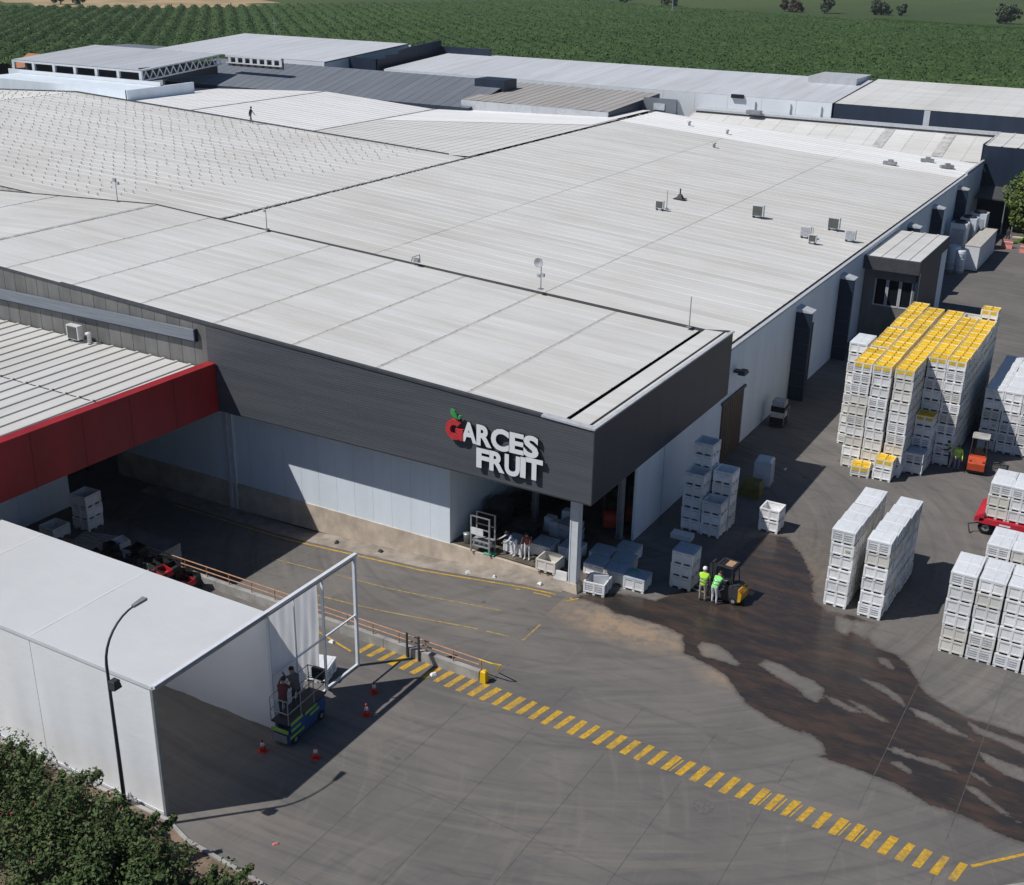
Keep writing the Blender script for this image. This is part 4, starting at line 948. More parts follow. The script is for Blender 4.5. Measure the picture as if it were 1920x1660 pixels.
ob = put_bin(-20.95, 45.05, 0, 'open bin in the sun beside the corner column, a panel standing in it', 'open bins by the bay', vent=True, rz=.1)
b = MB(); b.box(-.35, -.02, 0, .35, .02, .55); tag(b.build('loose_panel', 'bin_lid', None, loc=(-20.75, 45.0, .35), rz=.5), 'white panel standing in the open bin by the column', 'panel')
b = MB(); b.frus((-.22, -.16, .2, .18, 0), (-.15, -.1, .12, .1, .06)); tag(b.build('rag', 'green_cloth', None, loc=(-19.72, 46.55, .695)), 'green rag on the blue lid of the corner bin', 'cloth')
ob = put_bin(-23.75, 45.55, .15, 'open sunlit bin just left of the corner column', 'open bins by the bay', vent=False)
put_bin(-26.0, 46.3, .15, 'shaded bin inside the bay behind the worker in white', 'bins inside the bay', vent=False, lid=LIDB)
put_bin(-24.7, 46.8, .15, 'blue-lidded bin inside the bay behind the open sunlit bin', 'bins inside the bay', vent=False, lid=LIDB)
put_bin(-23.4, 47.2, .15, 'blue-lidded bin inside the bay right behind the column', 'bins inside the bay', vent=False, lid=LIDB)
for k in range(3): put_bin(-46.3, 37.2, k*BH, f'{ORD[k]} bin of the dark stack by the white wall under the red fascia', 'dark bins by the truck pit', vent=False, rz=.06)
put_bin(-46.9, 35.6, 0, 'single dark bin in front of the stack under the red fascia', 'dark bins by the truck pit', vent=False)
put_bin(-27.55, 32.6, 0, 'white-lidded bin standing behind the open tent frame', 'bin behind the tent frame', lid=LID, vent=True, rz=.3)
# remaining bins of the big blocks, joined
def join_bins():
    src = BIN[0]; V = np.array([v.co[:] for v in src.vertices]); F = [tuple(p.vertices) for p in src.polygons]; Mi = [p.material_index for p in src.polygons]
    vs = []; fs = []; ms = []
    for x, y, z in STUFF:
        o = len(vs); vs += (V+np.array([x+rng.uniform(-.015, .015), y+rng.uniform(-.02, .02), z])).tolist(); fs += [tuple(i+o for i in f) for f in F]; ms += Mi
    me = bpy.data.meshes.new('bin_stacks'); me.from_pydata(vs, [], fs); me.materials.append(MATS['bin_grey']); me.materials.append(MATS['bin_vent']); me.polygons.foreach_set('material_index', ms)
    tag(link('bin_stacks', me), 'remaining grey bins in the sides of the stacked blocks', 'bins', kind='stuff')
join_bins()
# white tops of the slab and wrapped load, olive box
o = thing('wrapped_pallet', 'tall pallet load wrapped in pale film in the wall shadow', 'pallet load', (-18.35, 61.0, 0), .1)
b = MB(); b.frus((-.5, -.5, .5, .5, .12), (-.48, -.48, .48, .48, 1.5)); b.frus((-.48, -.48, .48, .48, 1.5), (-.36, -.4, .36, .4, 1.62)); b.build('load', 'wrap', o)
b = MB()
for y in (-.45, 0, .45): b.box(-.55, y-.06, 0, .55, y+.06, .12)
b.build('pallet', 'scrap_wood', o)
o = thing('olive_chest', 'low olive green chest beside the wrapped pallet', 'chest', (-18.45, 59.3, 0), .05)
b = MB(); b.frus((-.6, -.45, .6, .45, 0), (-.55, -.42, .55, .42, .5)); b.build('body', 'olive', o)
b = MB(); b.frus((-.6, -.47, .6, .47, .5), (-.4, -.3, .5, .44, .85)); b.build('lid', 'olive', o)
b = MB(); b.box(-.55, -.3, 0, .55, .3, .26); b.box(-.5, -.33, .05, -.3, -.3, .2); tag(b.build('white_box', 'bin_lid', None, loc=(-19.65, 52.3, 0), rz=.03), 'low white box lying in the shade before the shaded bins', 'box')
o = thing('loaded_cart', 'dark cart piled with boxes against the pale east wall', 'cart', (-20.6, 70.4, 0), .05)
b = MB(); b.box(-.5, -.6, .1, .5, .6, .2); b.build('bed', 'metal_dark', o)
for x in (-.4, .4):
    for y in (-.5, .5):
        b = MB(); b.lathe([(.1, -.03), (.1, .03)], (x, y, .1), 10, 'x'); b.build('wheel', 'rubber', o)
for z, s, mm in ((.2, .45, 'scrap_black'), (.62, .42, 'scrap_white'), (1.0, .44, 'scrap_black'), (1.35, .4, 'bin_vent')):
    b = MB(); b.box(-s, -s, z, s, s, z+.36); b.build('box', mm, o)
b = MB(); b.path([(.45, -.55, .2), (.5, -.6, 1.2), (.5, .6, 1.2), (.45, .55, .2)], .025); b.build('handle', 'metal_grey', o)

# ------------------------------------------------------------------ people
def seg_d(p, a, b):
    ab = b-a; t = max(0, min(1, (p-a).dot(ab)/max(ab.length_squared, 1e-9))); return (p-a-ab*t).length
def person(label, loc, rz, top, legs, lean=0., arms=((20, 30), (20, 30)), head=None, vest=None, h=1.7, shoes='cloth_dark', sleeves=None, step=.0, group=None, hairmat='hair'):
    """arms: (shoulder swing forward deg, elbow bend deg) left and right; faces local +y"""
    o = thing('person', label, 'person', loc, rz, group)
    s = h/1.7; J = {}; rad = {}
    def A(n, p, r): J[n] = Vector(p); rad[n] = r
    cl, sl_ = math.cos(R(lean)), math.sin(R(lean))
    def up(x, z, y=0.): return Vector((x, y*cl+(z)*sl_, .92+z*cl-y*sl_))
    back = -.10*math.sin(R(lean))
    A('pelvis', (0, back, .93), .135); A('waist', up(0, .15), .125); A('chest', up(0, .36), .150); A('neck', up(0, .52, .01), .055); A('head', up(0, .66, .04), .095); A('crown', up(0, .74, .03), .075)
    E = [('pelvis', 'waist'), ('waist', 'chest'), ('chest', 'neck'), ('neck', 'head'), ('head', 'crown')]
    for sd, sg, (sw, eb) in (('l', -1, arms[0]), ('r', 1, arms[1])):
        sh = up(sg*.19, .45); A('sh'+sd, sh, .062)
        a = R(sw); d1 = Vector((sg*.12, math.sin(a), -math.cos(a))).normalized(); el = sh+d1*.29; A('el'+sd, el, .044)
        a2 = R(sw+eb); d2 = Vector((sg*-.05, math.sin(a2), -math.cos(a2))).normalized(); wr = el+d2*.25; A('wr'+sd, wr, .030)
        pm = wr+d2*.07; A('pm'+sd, pm, .036)
        E += [('chest', 'sh'+sd), ('sh'+sd, 'el'+sd), ('el'+sd, 'wr'+sd), ('wr'+sd, 'pm'+sd)]
        side = d2.cross(Vector((1, 0, 0))).normalized()
        for f in range(4):
            q = pm+d2*(.045+.012*(1.5-abs(f-1.2)))+side*((f-1.5)*.019); q2 = q+d2*.03+Vector((-sg*.012, 0, 0)); A(f'f{f}{sd}', q, .009); A(f'g{f}{sd}', q2, .008); E += [('pm'+sd, f'f{f}{sd}'), (f'f{f}{sd}', f'g{f}{sd}')]
        th = wr+d2*.05+side*.05; A('th'+sd, th, .010); E.append(('wr'+sd, 'th'+sd))
        hp = Vector((sg*.10, back, .90)); A('hp'+sd, hp, .100)
        st = step*sg
        A('kn'+sd, (sg*.115, st*.5+.02, .49), .064); A('an'+sd, (sg*.12, st, .09), .043); A('to'+sd, (sg*.135, st+.16, .045), .038)
        E += [('pelvis', 'hp'+sd), ('hp'+sd, 'kn'+sd), ('kn'+sd, 'an'+sd), ('an'+sd, 'to'+sd)]
    names = list(J); ix = {n: i for i, n in enumerate(names)}
    me = bpy.data.meshes.new('body'); me.from_pydata([J[n]*s for n in names], [(ix[a], ix[c]) for a, c in E], [])
    t = bpy.data.objects.new('tmp', me); COL.objects.link(t)
    md = t.modifiers.new('skin', 'SKIN')
    if not me.skin_vertices: me.skin_vertices.new()
    for n, i in ix.items(): me.skin_vertices[0].data[i].radius = (rad[n]*s*(1.25 if n in ('pelvis', 'chest', 'waist') else 1), rad[n]*s)
    me.skin_vertices[0].data[ix['pelvis']].use_root = True
    sb_ = t.modifiers.new('sub', 'SUBSURF'); sb_.levels = 1; sb_.render_levels = 1
    dg = bpy.context.evaluated_depsgraph_get(); nm = bpy.data.meshes.new_from_object(t.evaluated_get(dg)); bpy.data.objects.remove(t)
    nm.name = 'body'; nm.materials.clear()
    for k in (top, legs, 'skin', shoes, sleeves or top, vest or top): nm.materials.append(MATS[k])
    bones = [('pelvis', 'waist', 0 if not vest else 5), ('waist', 'chest', 5), ('chest', 'neck', 5), ('neck', 'head', 2), ('head', 'crown', 2)]
    for d in 'lr': bones += [('chest', 'sh'+d, 5), ('sh'+d, 'el'+d, 4), ('el'+d, 'wr'+d, 4), ('wr'+d, 'pm'+d, 2), ('pm'+d, 'f1'+d, 2), ('pelvis', 'hp'+d, 1), ('hp'+d, 'kn'+d, 1), ('kn'+d, 'an'+d, 1), ('an'+d, 'to'+d, 3)]
    for p in nm.polygons:
        c = p.center; best = min(bones, key=lambda q: seg_d(c, J[q[0]]*s, J[q[1]]*s)-.6*min(rad[q[0]], rad[q[1]])*s); p.material_index = best[2]; p.use_smooth = True
    link('body', nm, o)
    hd = (J['head']*s+J['crown']*s)/2; fwd = Vector((0, cl, -sl_*.8)).normalized(); upv = (J['crown']-J['neck']).normalized(); rt = fwd.cross(upv).normalized()
    def at(a, bb, c): return hd+rt*a*s+fwd*bb*s+upv*c*s
    b = MB()                                  # face: eyes, nose, mouth, ears
    for sg in (-1, 1): b.tube(at(sg*.034, .088, -.015), at(sg*.034, .098, -.015), .011*s, n=6)
    b.build('eyes', 'hair', o); b = MB(); b.tube(at(0, .088, -.02), at(0, .112, -.05), .010*s, .014*s, 6); b.tube(at(-.10, .0, -.03), at(-.085, 0, -.03), .022*s, n=6); b.tube(at(.10, .0, -.03), at(.085, 0, -.03), .022*s, n=6); b.build('nose_and_ears', 'skin', o)
    b = MB(); b.tube(at(-.022, .094, -.082), at(.022, .094, -.082), .006*s, n=5); b.build('mouth', 'cloth_red', o)
    b = MB(); n = 10; prof = [(.103, -.03), (.108, .02), (.095, .07), (.055, .105), (.0, .115)]    # cap / hair
    vs = []; fs = []
    for r_2, hh in prof:
        for i in range(n):
            tt = 2*math.pi*i/n; vs.append(at(r_2*math.cos(tt), r_2*math.sin(tt)-.012, hh))
    for k in range(len(prof)-1): fs += [(k*n+i, k*n+(i+1) % n, (k+1)*n+(i+1) % n, (k+1)*n+i) for i in range(n)]
    b.add(vs, fs)
    if head: b.add([at(-.08, .08, .02), at(.08, .08, .02), at(.06, .17, .01), at(-.06, .17, .01)], [(0, 1, 2, 3)])
    b.build('cap' if head else 'hair', head or hairmat, o, True)
    if vest:
        for z in (.12, .26):
            b = MB(); c0 = J['pelvis'].lerp(J['chest'], z/.36)*s; ax = (J['chest']-J['pelvis']).normalized(); bx = Vector((1, 0, 0)); by = ax.cross(bx).normalized()
            vs = [c0+ax*hh+bx*math.cos(2*math.pi*i/14)*.200*s+by*math.sin(2*math.pi*i/14)*.165*s for hh in (-.02, .02) for i in range(14)]
            b.add(vs, [(i, (i+1) % 14, 14+(i+1) % 14, 14+i) for i in range(14)]); b.build('reflective_band', 'galv', o)
    return o
person('person in lime vest, white hard hat and khaki trousers, back to the camera', (-16.35, 46.75, 0), R(10), 'vest', 'cloth_khaki', 12, ((35, 40), (20, 50)), 'cone_white', 'vest', 1.72, 'cloth_white', 'vest')
person('person in green vest and white trousers, leaning towards the yellow forklift', (-15.78, 46.8, 0), R(-15), 'cloth_white', 'cloth_white', 30, ((45, 40), (50, 30)), None, 'vest_green', 1.68, 'cloth_white', 'cloth_white')
person('person in lime vest and jeans standing at the orange forklift', (-9.3, 68.95, 0), R(200), 'vest', 'cloth_jeans', 4, ((15, 25), (30, 40)), None, 'vest', 1.66, 'cloth_dark', 'vest')
person('person in lime vest and dark clothes in the shade of the tall block', (-9.85, 69.35, 0), R(120), 'cloth_dark', 'cloth_dark', 8, ((40, 60), (25, 20)), None, 'vest', 1.66)
person('person in dark clothes walking on the white roof by the dark upstand', (-87.0, 96.6, wz(-87)+.06), R(-70), 'cloth_dark', 'cloth_grey', 6, ((25, 20), (-20, 15)), None, None, 1.7, step=.18)
person('person in dark jacket walking near the red barriers by the green tree', (-16.9, 134.0, 0), R(160), 'cloth_dark', 'cloth_dark', 3, ((20, 10), (-15, 10)), None, None, 1.75, step=.15)
person('person in white and blue bending beside the steel rack in the bay', (-25.9, 45.75, .15), R(150), 'cloth_blue', 'cloth_white', 38, ((50, 30), (60, 20)), None, None, 1.6, 'cloth_white', 'cloth_white')
person('person in maroon top and white trousers standing inside the bay', (-25.15, 45.75, .15), R(190), 'cloth_maroon', 'cloth_white', 14, ((30, 50), (30, 45)), None, None, 1.6, 'cloth_white')

# ------------------------------------------------------------------ forklifts
def forklift(label, loc, rz, paint, roofmat='metal_dark', board=None, bodymat=None):
    o = thing('forklift', label, 'forklift', loc, rz)          # forks point to +y
    b = MB(); b.prism([(-.95, .22), (-.95, .95), (-.80, 1.05), (-.35, 1.0), (-.2, .62), (.35, .60), (.62, .55), (.62, .22)], -.48, .48, 'x'); b.build('body', bodymat or paint, o)
    b = MB(); b.prism([(-1.12, .3), (-1.16, .72), (-1.0, .98), (-.94, .98), (-.94, .24)], -.47, .47, 'x'); b.build('counterweight', paint, o)
    b = MB(); b.box(-.42, -1.0, .12, .42, .6, .24); b.build('chassis', 'metal_dark', o)
    for x, y, r in ((-.42, .42, .26), (.42, .42, .26), (-.40, -.72, .22), (.40, -.72, .22)):
        b = MB(); b.lathe([(r*.5, -.08), (r*.95, -.08), (r, -.05), (r, .05), (r*.95, .08), (r*.5, .08)], (x, y, r), 16, 'x'); wl = b.build('wheel', 'rubber', o, True)
        b = MB(); b.lathe([(r*.48, -.085), (r*.48, .085)], (x, y, r), 12, 'x'); b.build('rim', 'metal_grey', wl)
    for x in (-.44, .44):
        b = MB(); b.path([(x, -.62, 1.0), (x*.95, -.5, 2.08), (x*.95, .35, 2.12), (x, .58, .6)], .032, 6); b.build('guard_post', 'metal_dark', o)
    b = MB(); b.box(-.45, -.55, 2.08, .45, -.45, 2.14); b.box(-.45, .28, 2.10, .45, .36, 2.15)
    for y in np.linspace(-.42, .26, 8): b.box(-.43, y, 2.09, .43, y+.04, 2.13)
    b.box(-.47, -.55, 2.07, -.42, .36, 2.15); b.box(.42, -.55, 2.07, .47, .36, 2.15); b.build('overhead_guard', roofmat, o)
    if board:
        b = MB(); b.box(-.34, -.46, 2.16, .30, -.06, 2.18); b.build('roof_board', board, o)
    b = MB(); b.box(-.24, -.35, .98, .24, .08, 1.08); b.frus((-.23, -.40, .23, -.30, 1.05), (-.2, -.46, .2, -.38, 1.5)); b.build('seat', 'rubber', o)
    b = MB(); b.path([(0, .35, .62), (0, .28, 1.15)], .03, 6); b.lathe([(.16, 0), (.18, .02), (.16, .04)], (0, .25, 1.15), 14); b.build('steering_wheel', 'metal_dark', o)
    for x in (-.27, .27):
        b = MB(); b.box(x-.04, .66, .08, x+.04, .76, 2.05); b.box(x-.025+(.03 if x < 0 else -.03), .76, .08, x+.025+(.03 if x < 0 else -.03), .82, 1.95); b.build('mast_rail', 'metal_dark', o)
    b = MB(); b.box(-.33, .66, 1.97, .33, .76, 2.05); b.box(-.33, .66, 1.0, .33, .72, 1.08); b.box(-.45, .83, .1, .45, .88, .2); b.box(-.45, .83, .42, .45, .88, .5); b.build('carriage', 'metal_dark', o)
    for x in (-.22, .22):
        b = MB(); b.box(x-.05, .88, .06, x+.05, .93, .6); b.box(x-.05, .93, .05, x+.05, 1.95, .09); b.build('fork', 'metal_grey', o)
    for x in (-.36, .36):
        b = MB(); b.box(x-.05, -1.13, .86, x+.05, -1.06, .94); b.build('tail_lamp', 'cone_red', o)
    return o
forklift('yellow forklift with a cardboard sheet on its roof beside two people', (-15.6, 47.6, 0), R(86), 'fork_yellow', 'metal_dark', 'cardboard', 'metal_dark').scale = (.88, .88, .86)
forklift('orange forklift seen from behind at the corner of the tall block', (-8.32, 69.9, 0), R(5), 'fork_orange', 'joint_grey')
forklift('red forklift inside the dark bay, nearer the middle', (-23.4, 51.6, .15), R(30), 'fork_red')
forklift('red forklift inside the dark bay, next to the side wall', (-22.45, 52.9, .1), R(15), 'fork_red')

# rack and small things in the bay
o = thing('steel_rack', 'open steel rack with a white cloth and small tubs at the bay edge', 'rack', (-27.45, 45.35, .15), .02)
for x in (-.52, .52):
    for y in (-.28, .28):
        b = MB(); b.box(x-.035, y-.035, 0, x+.035, y+.035, 2.0); b.build('post', 'galv', o)
for z in (.35, .62, 1.3, 1.95):
    b = MB(); b.box(-.52, -.30, z, .52, -.25, z+.05); b.box(-.52, .25, z, .52, .30, z+.05)
    if z < 1: b.box(-.52, -.25, z+.01, .52, .25, z+.035)
    b.build('shelf', 'galv', o)
b = MB(); b.box(-.5, -.34, 1.0, .2, -.305, 1.37); tag(b.build('white_cloth', 'cloth_white', None, loc=(-27.45, 45.35, .15)), 'white cloth hanging on the steel rack', 'cloth')
for k in range(4):
    b = MB(); b.frus((-.09, -.1, .09, .1, 0), (-.11, -.12, .11, .12, .22)); tag(b.build('tub', 'bin_vent', None, loc=(-27.85+k*.27, 45.32, .535-.0)), f'small grey tub on the rack shelf, {ORD1[k]} from the left', 'tub', 'tubs on the steel rack')
b = MB(); b.lathe([(.16, 0), (.19, .5), (.2, .52), (.2, .55)], n=16); tag(b.build('waste_bin', 'galv', None, True, (-28.6, 45.7, .15)), 'grey waste bin between the bay wall and the steel rack', 'waste bin')
b = MB(); b.frus((-.35, -.2, .3, .2, 0), (-.2, -.1, .2, .12, .07)); tag(b.build('green_rag', 'green_cloth', None, loc=(-27.0, 45.32, .16)), 'green rag on the dock edge below the steel rack', 'cloth')
for k, (x, y) in enumerate([(-25.7, 49.2), (-25.0, 49.8), (-25.2, 48.9)]):
    b = MB(); b.frus((-.3, -.25, .3, .25, 0), (-.26, -.22, .26, .22, .8)); tag(b.build('white_sack', 'bin_lid', None, loc=(x, y, .15+(.3 if k == 1 else 0))), ['left white sack in the dark bay behind the column', 'raised white sack in the dark bay behind the column', 'front white sack in the dark bay behind the column'][k], 'sack')
for k, (x, y, sx_, sy_, h_, mm, lab) in enumerate([(-28.3, 47.2, .5, .5, 1.0, 'scrap_black', 'dark crate stack along the bay wall, nearest the rack'), (-28.4, 48.6, .55, .5, 1.3, 'metal_dark', 'dark machine along the bay wall, second from the rack'), (-28.3, 50.2, .5, .6, .9, 'scrap_black', 'dark crate stack along the bay wall, third from the rack'), (-26.4, 48.0, .6, .4, .7, 'metal_dark', 'dark trolley in the middle of the bay'), (-24.2, 48.6, .5, .5, 1.1, 'bin_vent', 'grey crate stack behind the blue-lidded bins in the bay'), (-27.2, 51.6, .7, .5, 1.5, 'scrap_black', 'dark machine at the back of the bay')]):
    o = thing('bay_clutter', lab, 'crate stack' if 'crate' in lab else 'machine', (x, y, .15), rng.uniform(-.1, .1), 'clutter inside the bay')
    for l in range(3):
        j_ = rng.uniform(-.05, .05); b = MB(); b.frus((-sx_*.93+j_, -sy_*.93, sx_*.93+j_, sy_*.93, l*h_/3+.01), (-sx_+j_, -sy_, sx_+j_, sy_, (l+1)*h_/3-.01)); b.build('tier', mm, o)
b = MB(); b.box(-.35, -.03, 0, .35, .03, .5); tag(b.build('white_board', 'cone_white', None, loc=(-22.95, 45.1, -.05), rz=.05), 'white board leaning at the end of the dock plinth', 'board')

# ------------------------------------------------------------------ tent
tent = thing('tent', 'white fabric tent with open front and bare frame bay at its side', 'tent')
TX, TY0, TY1, TY2, TZ = -26.72, 23.1, 28.76, 34.05, 5.22
secs = np.linspace(TX, TX-24, 5)
for k, (xa, xb) in enumerate(zip(secs[:-1], secs[1:])):
    b = MB(); n = 10; m_ = 8; vs = []
    for i in range(n+1):
        for j in range(m_+1):
            u, v = i/n, j/m_; sag = .05*math.sin(math.pi*u)*math.sin(math.pi*v)
            vs.append((xa+(xb-xa)*u, TY0+(TY1-TY0)*v, TZ-sag+.004*math.sin(13*v+9*u)))
    b.add(vs, [(i*(m_+1)+j, i*(m_+1)+j+1, (i+1)*(m_+1)+j+1, (i+1)*(m_+1)+j) for i in range(n) for j in range(m_)]); b.build('roof_panel', 'tent_white', tent, True)
    for y, nm, mm in ((TY0, 'side_wall', 'tent_side'), (TY1, 'side_wall', 'tent_inner')):
        b = MB(); vs = []; n2 = 24
        for i in range(n2+1):
            for z in np.linspace(.0, TZ-.004, 9):
                u = i/n2; xx = xa+(xb-xa)*u; fold = .025*math.sin(xx*3.17)*(1-z/TZ)+.012*math.sin(xx*7.9+z)*(1-z/TZ)
                vs.append((xa-.01+(xb-xa+.02)*u, y+fold, z))
        b.add(vs, [(i*9+j, i*9+j+1, (i+1)*9+j+1, (i+1)*9+j) for i in range(n2) for j in range(8)]); b.build(nm, mm, tent, True)
for xa in secs:
    b = MB(); b.box(xa-.035, TY0-.01, TZ-.01, xa+.035, TY1, TZ+.012); b.build('seam', 'tent_white', tent)
b = MB(); b.box(secs[-1], TY0-.035, TZ-.12, TX, TY0-.02, TZ+.02); b.build('edge_band', 'metal_white', tent)
b = MB(); b.box(secs[-1], TY0-.06, 0, TX, TY0-.03, .10); b.build('ground_skirt', 'metal_white', tent)
for y in (TY0, TY1, 31.95, TY2):
    b = MB(); wd = .09 if y in (TY0, TY2) else .035; b.box(TX-.03, y-wd, 0, TX+.09, y+wd*.5, TZ-.05); b.build('frame_post', 'metal_white' if y > 28 else 'metal_grey', tent)
b = MB(); b.box(TX-.02, 30.26, 0.05, TX+.03, 30.30, TZ-.2); b.build('frame_post', 'metal_white', tent)
b = MB(); b.box(TX-.04, TY0, TZ-.06, TX+.12, TY2+.1, TZ+.06); b.build('front_beam', 'metal_white', tent)
b = MB(); b.box(TX+.125, TY0, TZ-.03, TX+.15, TY1, TZ-.0); b.box(TX-.02, TY0+.1, TZ-.19, TX+.05, TY2, TZ-.12); b.build('beam_channel', 'metal_grey', tent)
b = MB(); b.box(TX-.02, TY1, 2.42, TX+.05, TY2-.08, 2.48); b.build('cross_rail', 'metal_white', tent)
b = MB(); b.box(TX-.03, 31.9, 0, TX+.07, TY2, .10); b.box(TX-.03, TY1, 0, TX+.05, 31.9, .05); b.build('base_rail', 'metal_white', tent)
# loose wall sheet in the bare bay
b = MB(); vs = []; nu, nv = 40, 24
for i in range(nu+1):
    for j in range(nv+1):
        u, v = i/nu, j/nv; y = TY1+.08+(31.85-TY1-.1)*u
        low = .25 if u < .45 else (.25+1.1*(u-.45)/.3 if u < .75 else 1.35-1.0*(u-.75)/.25)
        z = TZ-.22-(TZ-.22-low)*v
        amp = .012+.07*max(0, u-.4)*v
        x = TX-.07+amp*math.sin(u*41+3*v)+.02*math.sin(u*23-7*v)
        if v > .5 and u > .5: y -= .25*(v-.5)*(u-.5)
        vs.append((x-.05, y, z))
b.add(vs, [(i*(nv+1)+j, i*(nv+1)+j+1, (i+1)*(nv+1)+j+1, (i+1)*(nv+1)+j) for i in range(nu) for j in range(nv)]); b.build('loose_sheet', 'tent_inner', tent, True)

# lamp post
lp = thing('lamp_post', 'slender dark lamp post with a curved arm in front of the white tent', 'lamp post', (-27.25, 21.85, 0))
arm = [(0, 0, 0), (0, 0, 3), (0, 0, 6.6)]
for k in range(1, 9):
    t = k/8*math.pi*.5; arm.append((-.04*(1-math.cos(t)), 1.45*(1-math.cos(t)), 6.6+1.45*math.sin(t)))
b = MB(); b.path(arm, [.075, .065, .05]+[.045-.002*k for k in range(8)], 8); b.build('pole', 'metal_dark', lp, True)
b = MB(); d = Vector((-.03, 1., .05)).normalized(); p0 = Vector(arm[-1]); n_ = Vector((-d.y, d.x, 0)).normalized()
q = [p0+d*a+n_*s_*w_+Vector((0, 0, z)) for z in (-.03, .06) for a, w_ in ((-.1, .06), (.45, .11)) for s_ in (-1, 1)]
b.add(q, [(0, 1, 3, 2), (4, 6, 7, 5), (0, 2, 6, 4), (2, 3, 7, 6), (3, 1, 5, 7), (1, 0, 4, 5)]); b.build('lamp_head', 'metal_grey', lp)
fl = b = MB(); b.path([(0, 0, 5.6), (.16, .02, 5.66), (.26, .02, 5.8)], .022, 6); b.build('bracket', 'metal_dark', lp)
b = MB(); b.frus((.10, -.16, .42, .16, 5.82), (.14, -.12, .38, .12, 6.06)); b.frus((.12, -.14, .40, .14, 6.075), (.15, -.11, .37, .11, 6.12)); b.build('flood_light', 'metal_dark', lp)
b = MB(); b.box(-.16, -.16, 0, .16, .16, .06); b.build('base_plate', 'metal_dark', lp)

# cones
def cone(label, loc, fallen=False):
    o = thing('traffic_cone', label, 'cone', loc, rng.uniform(0, 1.5))
    b = MB(); b.frus((-.17, -.17, .17, .17, 0), (-.16, -.16, .16, .16, .035)); b.build('base', 'cone_red', o)
    b = MB(); b.lathe([(.13, .035), (.085, .24)], n=14); b.build('cone_body', 'cone_red', o, True); b = MB(); b.lathe([(.055, .40), (.03, .52), (.0, .525)], n=14); b.build('cone_tip', 'cone_red', o, True)
    b = MB(); b.lathe([(.0865, .24), (.0555, .40)], n=14); b.build('white_collar', 'cone_white', o, True)
    if fallen: o.rotation_euler = (R(86), 0, R(40)); o.location.z = .15
    return o
cone('red cone with white collar just left of the blue lift', (-26.25, 27.55, 0)); cone('red cone with white collar in front of the blue lift', (-24.3, 28.25, 0))
cone('red cone at the far tip of the tent shadow, nearer the lift', (-24.3, 31.4, 0)); cone('red cone in the tent shadow, farthest from the lift', (-24.95, 32.8, 0))
b = MB(); b.frus((-.12, -.05, .1, .06, 0), (-.06, -.03, .07, .04, .05)); tag(b.build('litter', 'barrier_pink', None, loc=(-22.5, 23.9, .0), rz=.8), 'pink scrap lying alone on the sunlit pavement near the shrubs', 'litter')

# scissor lift
lf = thing('scissor_lift', 'blue scissor lift with lime stripes, folded low beside the tent opening', 'lift', (-25.95, 29.35, 0), R(4))
b = MB(); b.frus((-.38, -1.2, .38, 1.2, .16), (-.38, -1.15, .38, 1.15, .52)); b.build('chassis', 'lift_blue', lf)
for x in (-.36, .36):
    for y in (-.85, .85):
        b = MB(); b.lathe([(.1, -.07), (.2, -.07), (.21, -.04), (.21, .04), (.2, .07), (.1, .07)], (x, y, .21), 16, 'x'); wl = b.build('wheel', 'rubber', lf, True)
        b = MB(); b.lathe([(.1, -.075), (.1, .075)], (x, y, .21), 10, 'x'); b.build('rim', 'metal_grey', wl)
for k in range(4):
    b = MB()
    for x in (-.3, .3):
        z = .55+k*.10; b.path([(x, -1.0, z), (x, 1.0, z+.09)], .03, 4); b.path([(x*.85, 1.0, z), (x*.85, -1.0, z+.09)], .03, 4)
    b.build('scissor_arm', 'lift_blue', lf)
b = MB(); b.box(-.40, -1.2, .97, .40, 1.25, 1.03); b.build('platform', 'metal_dark', lf)
b = MB()
for x in (-.4, .4):
    for z in (1.5, 2.05): b.tube((x, -1.2, z), (x, 1.25, z), .02, n=6)
    for y in (-1.2, -.4, .45, 1.25): b.tube((x, y, 1.03), (x, y, 2.05), .02, n=6)
for y in (-1.2, 1.25):
    for z in (1.5, 2.05): b.tube((-.4, y, z), (.4, y, z), .02, n=6)
b.build('guard_rail', 'metal_grey', lf)
for k, (ya, yb, z) in enumerate([(-1.1, -.35, .98), (-1.1, -.5, .70), (-.2, .55, .92), (.1, .7, .70), (-1.15, -.3, .42)]):
    b = MB(); b.box(.41, ya, z-.05, .44, yb, z+.06); b.build('lime_stripe', 'lift_green', lf)
b = MB(); b.box(-.38, -1.24, .62, .38, -1.205, .78); b.build('lime_stripe', 'lift_green', lf)
b = MB(); b.box(.405, -1.1, .55, .42, 1.15, .95); b.build('side_panel', 'lift_blue', lf)
b = MB(); b.box(-.3, -1.26, .2, .3, -1.2, .5); b.build('ladder', 'metal_grey', lf)
b = MB(); b.box(-.25, 1.26, 1.5, .25, 1.45, 1.95); b.build('control_box', 'scrap_black', lf)
person('person in a dark red shirt at the near end of the blue lift platform', (-25.95, 28.5, 1.03), R(30), 'cloth_maroon', 'cloth_dark', 20, ((60, 40), (40, 60)), None, None, 1.66)
person('person in a grey shirt with dark hair leaning on the blue lift rail', (-25.95, 29.25, 1.03), R(60), 'cloth_grey', 'cloth_dark', 32, ((60, 30), (50, 40)), None, None, 1.7)

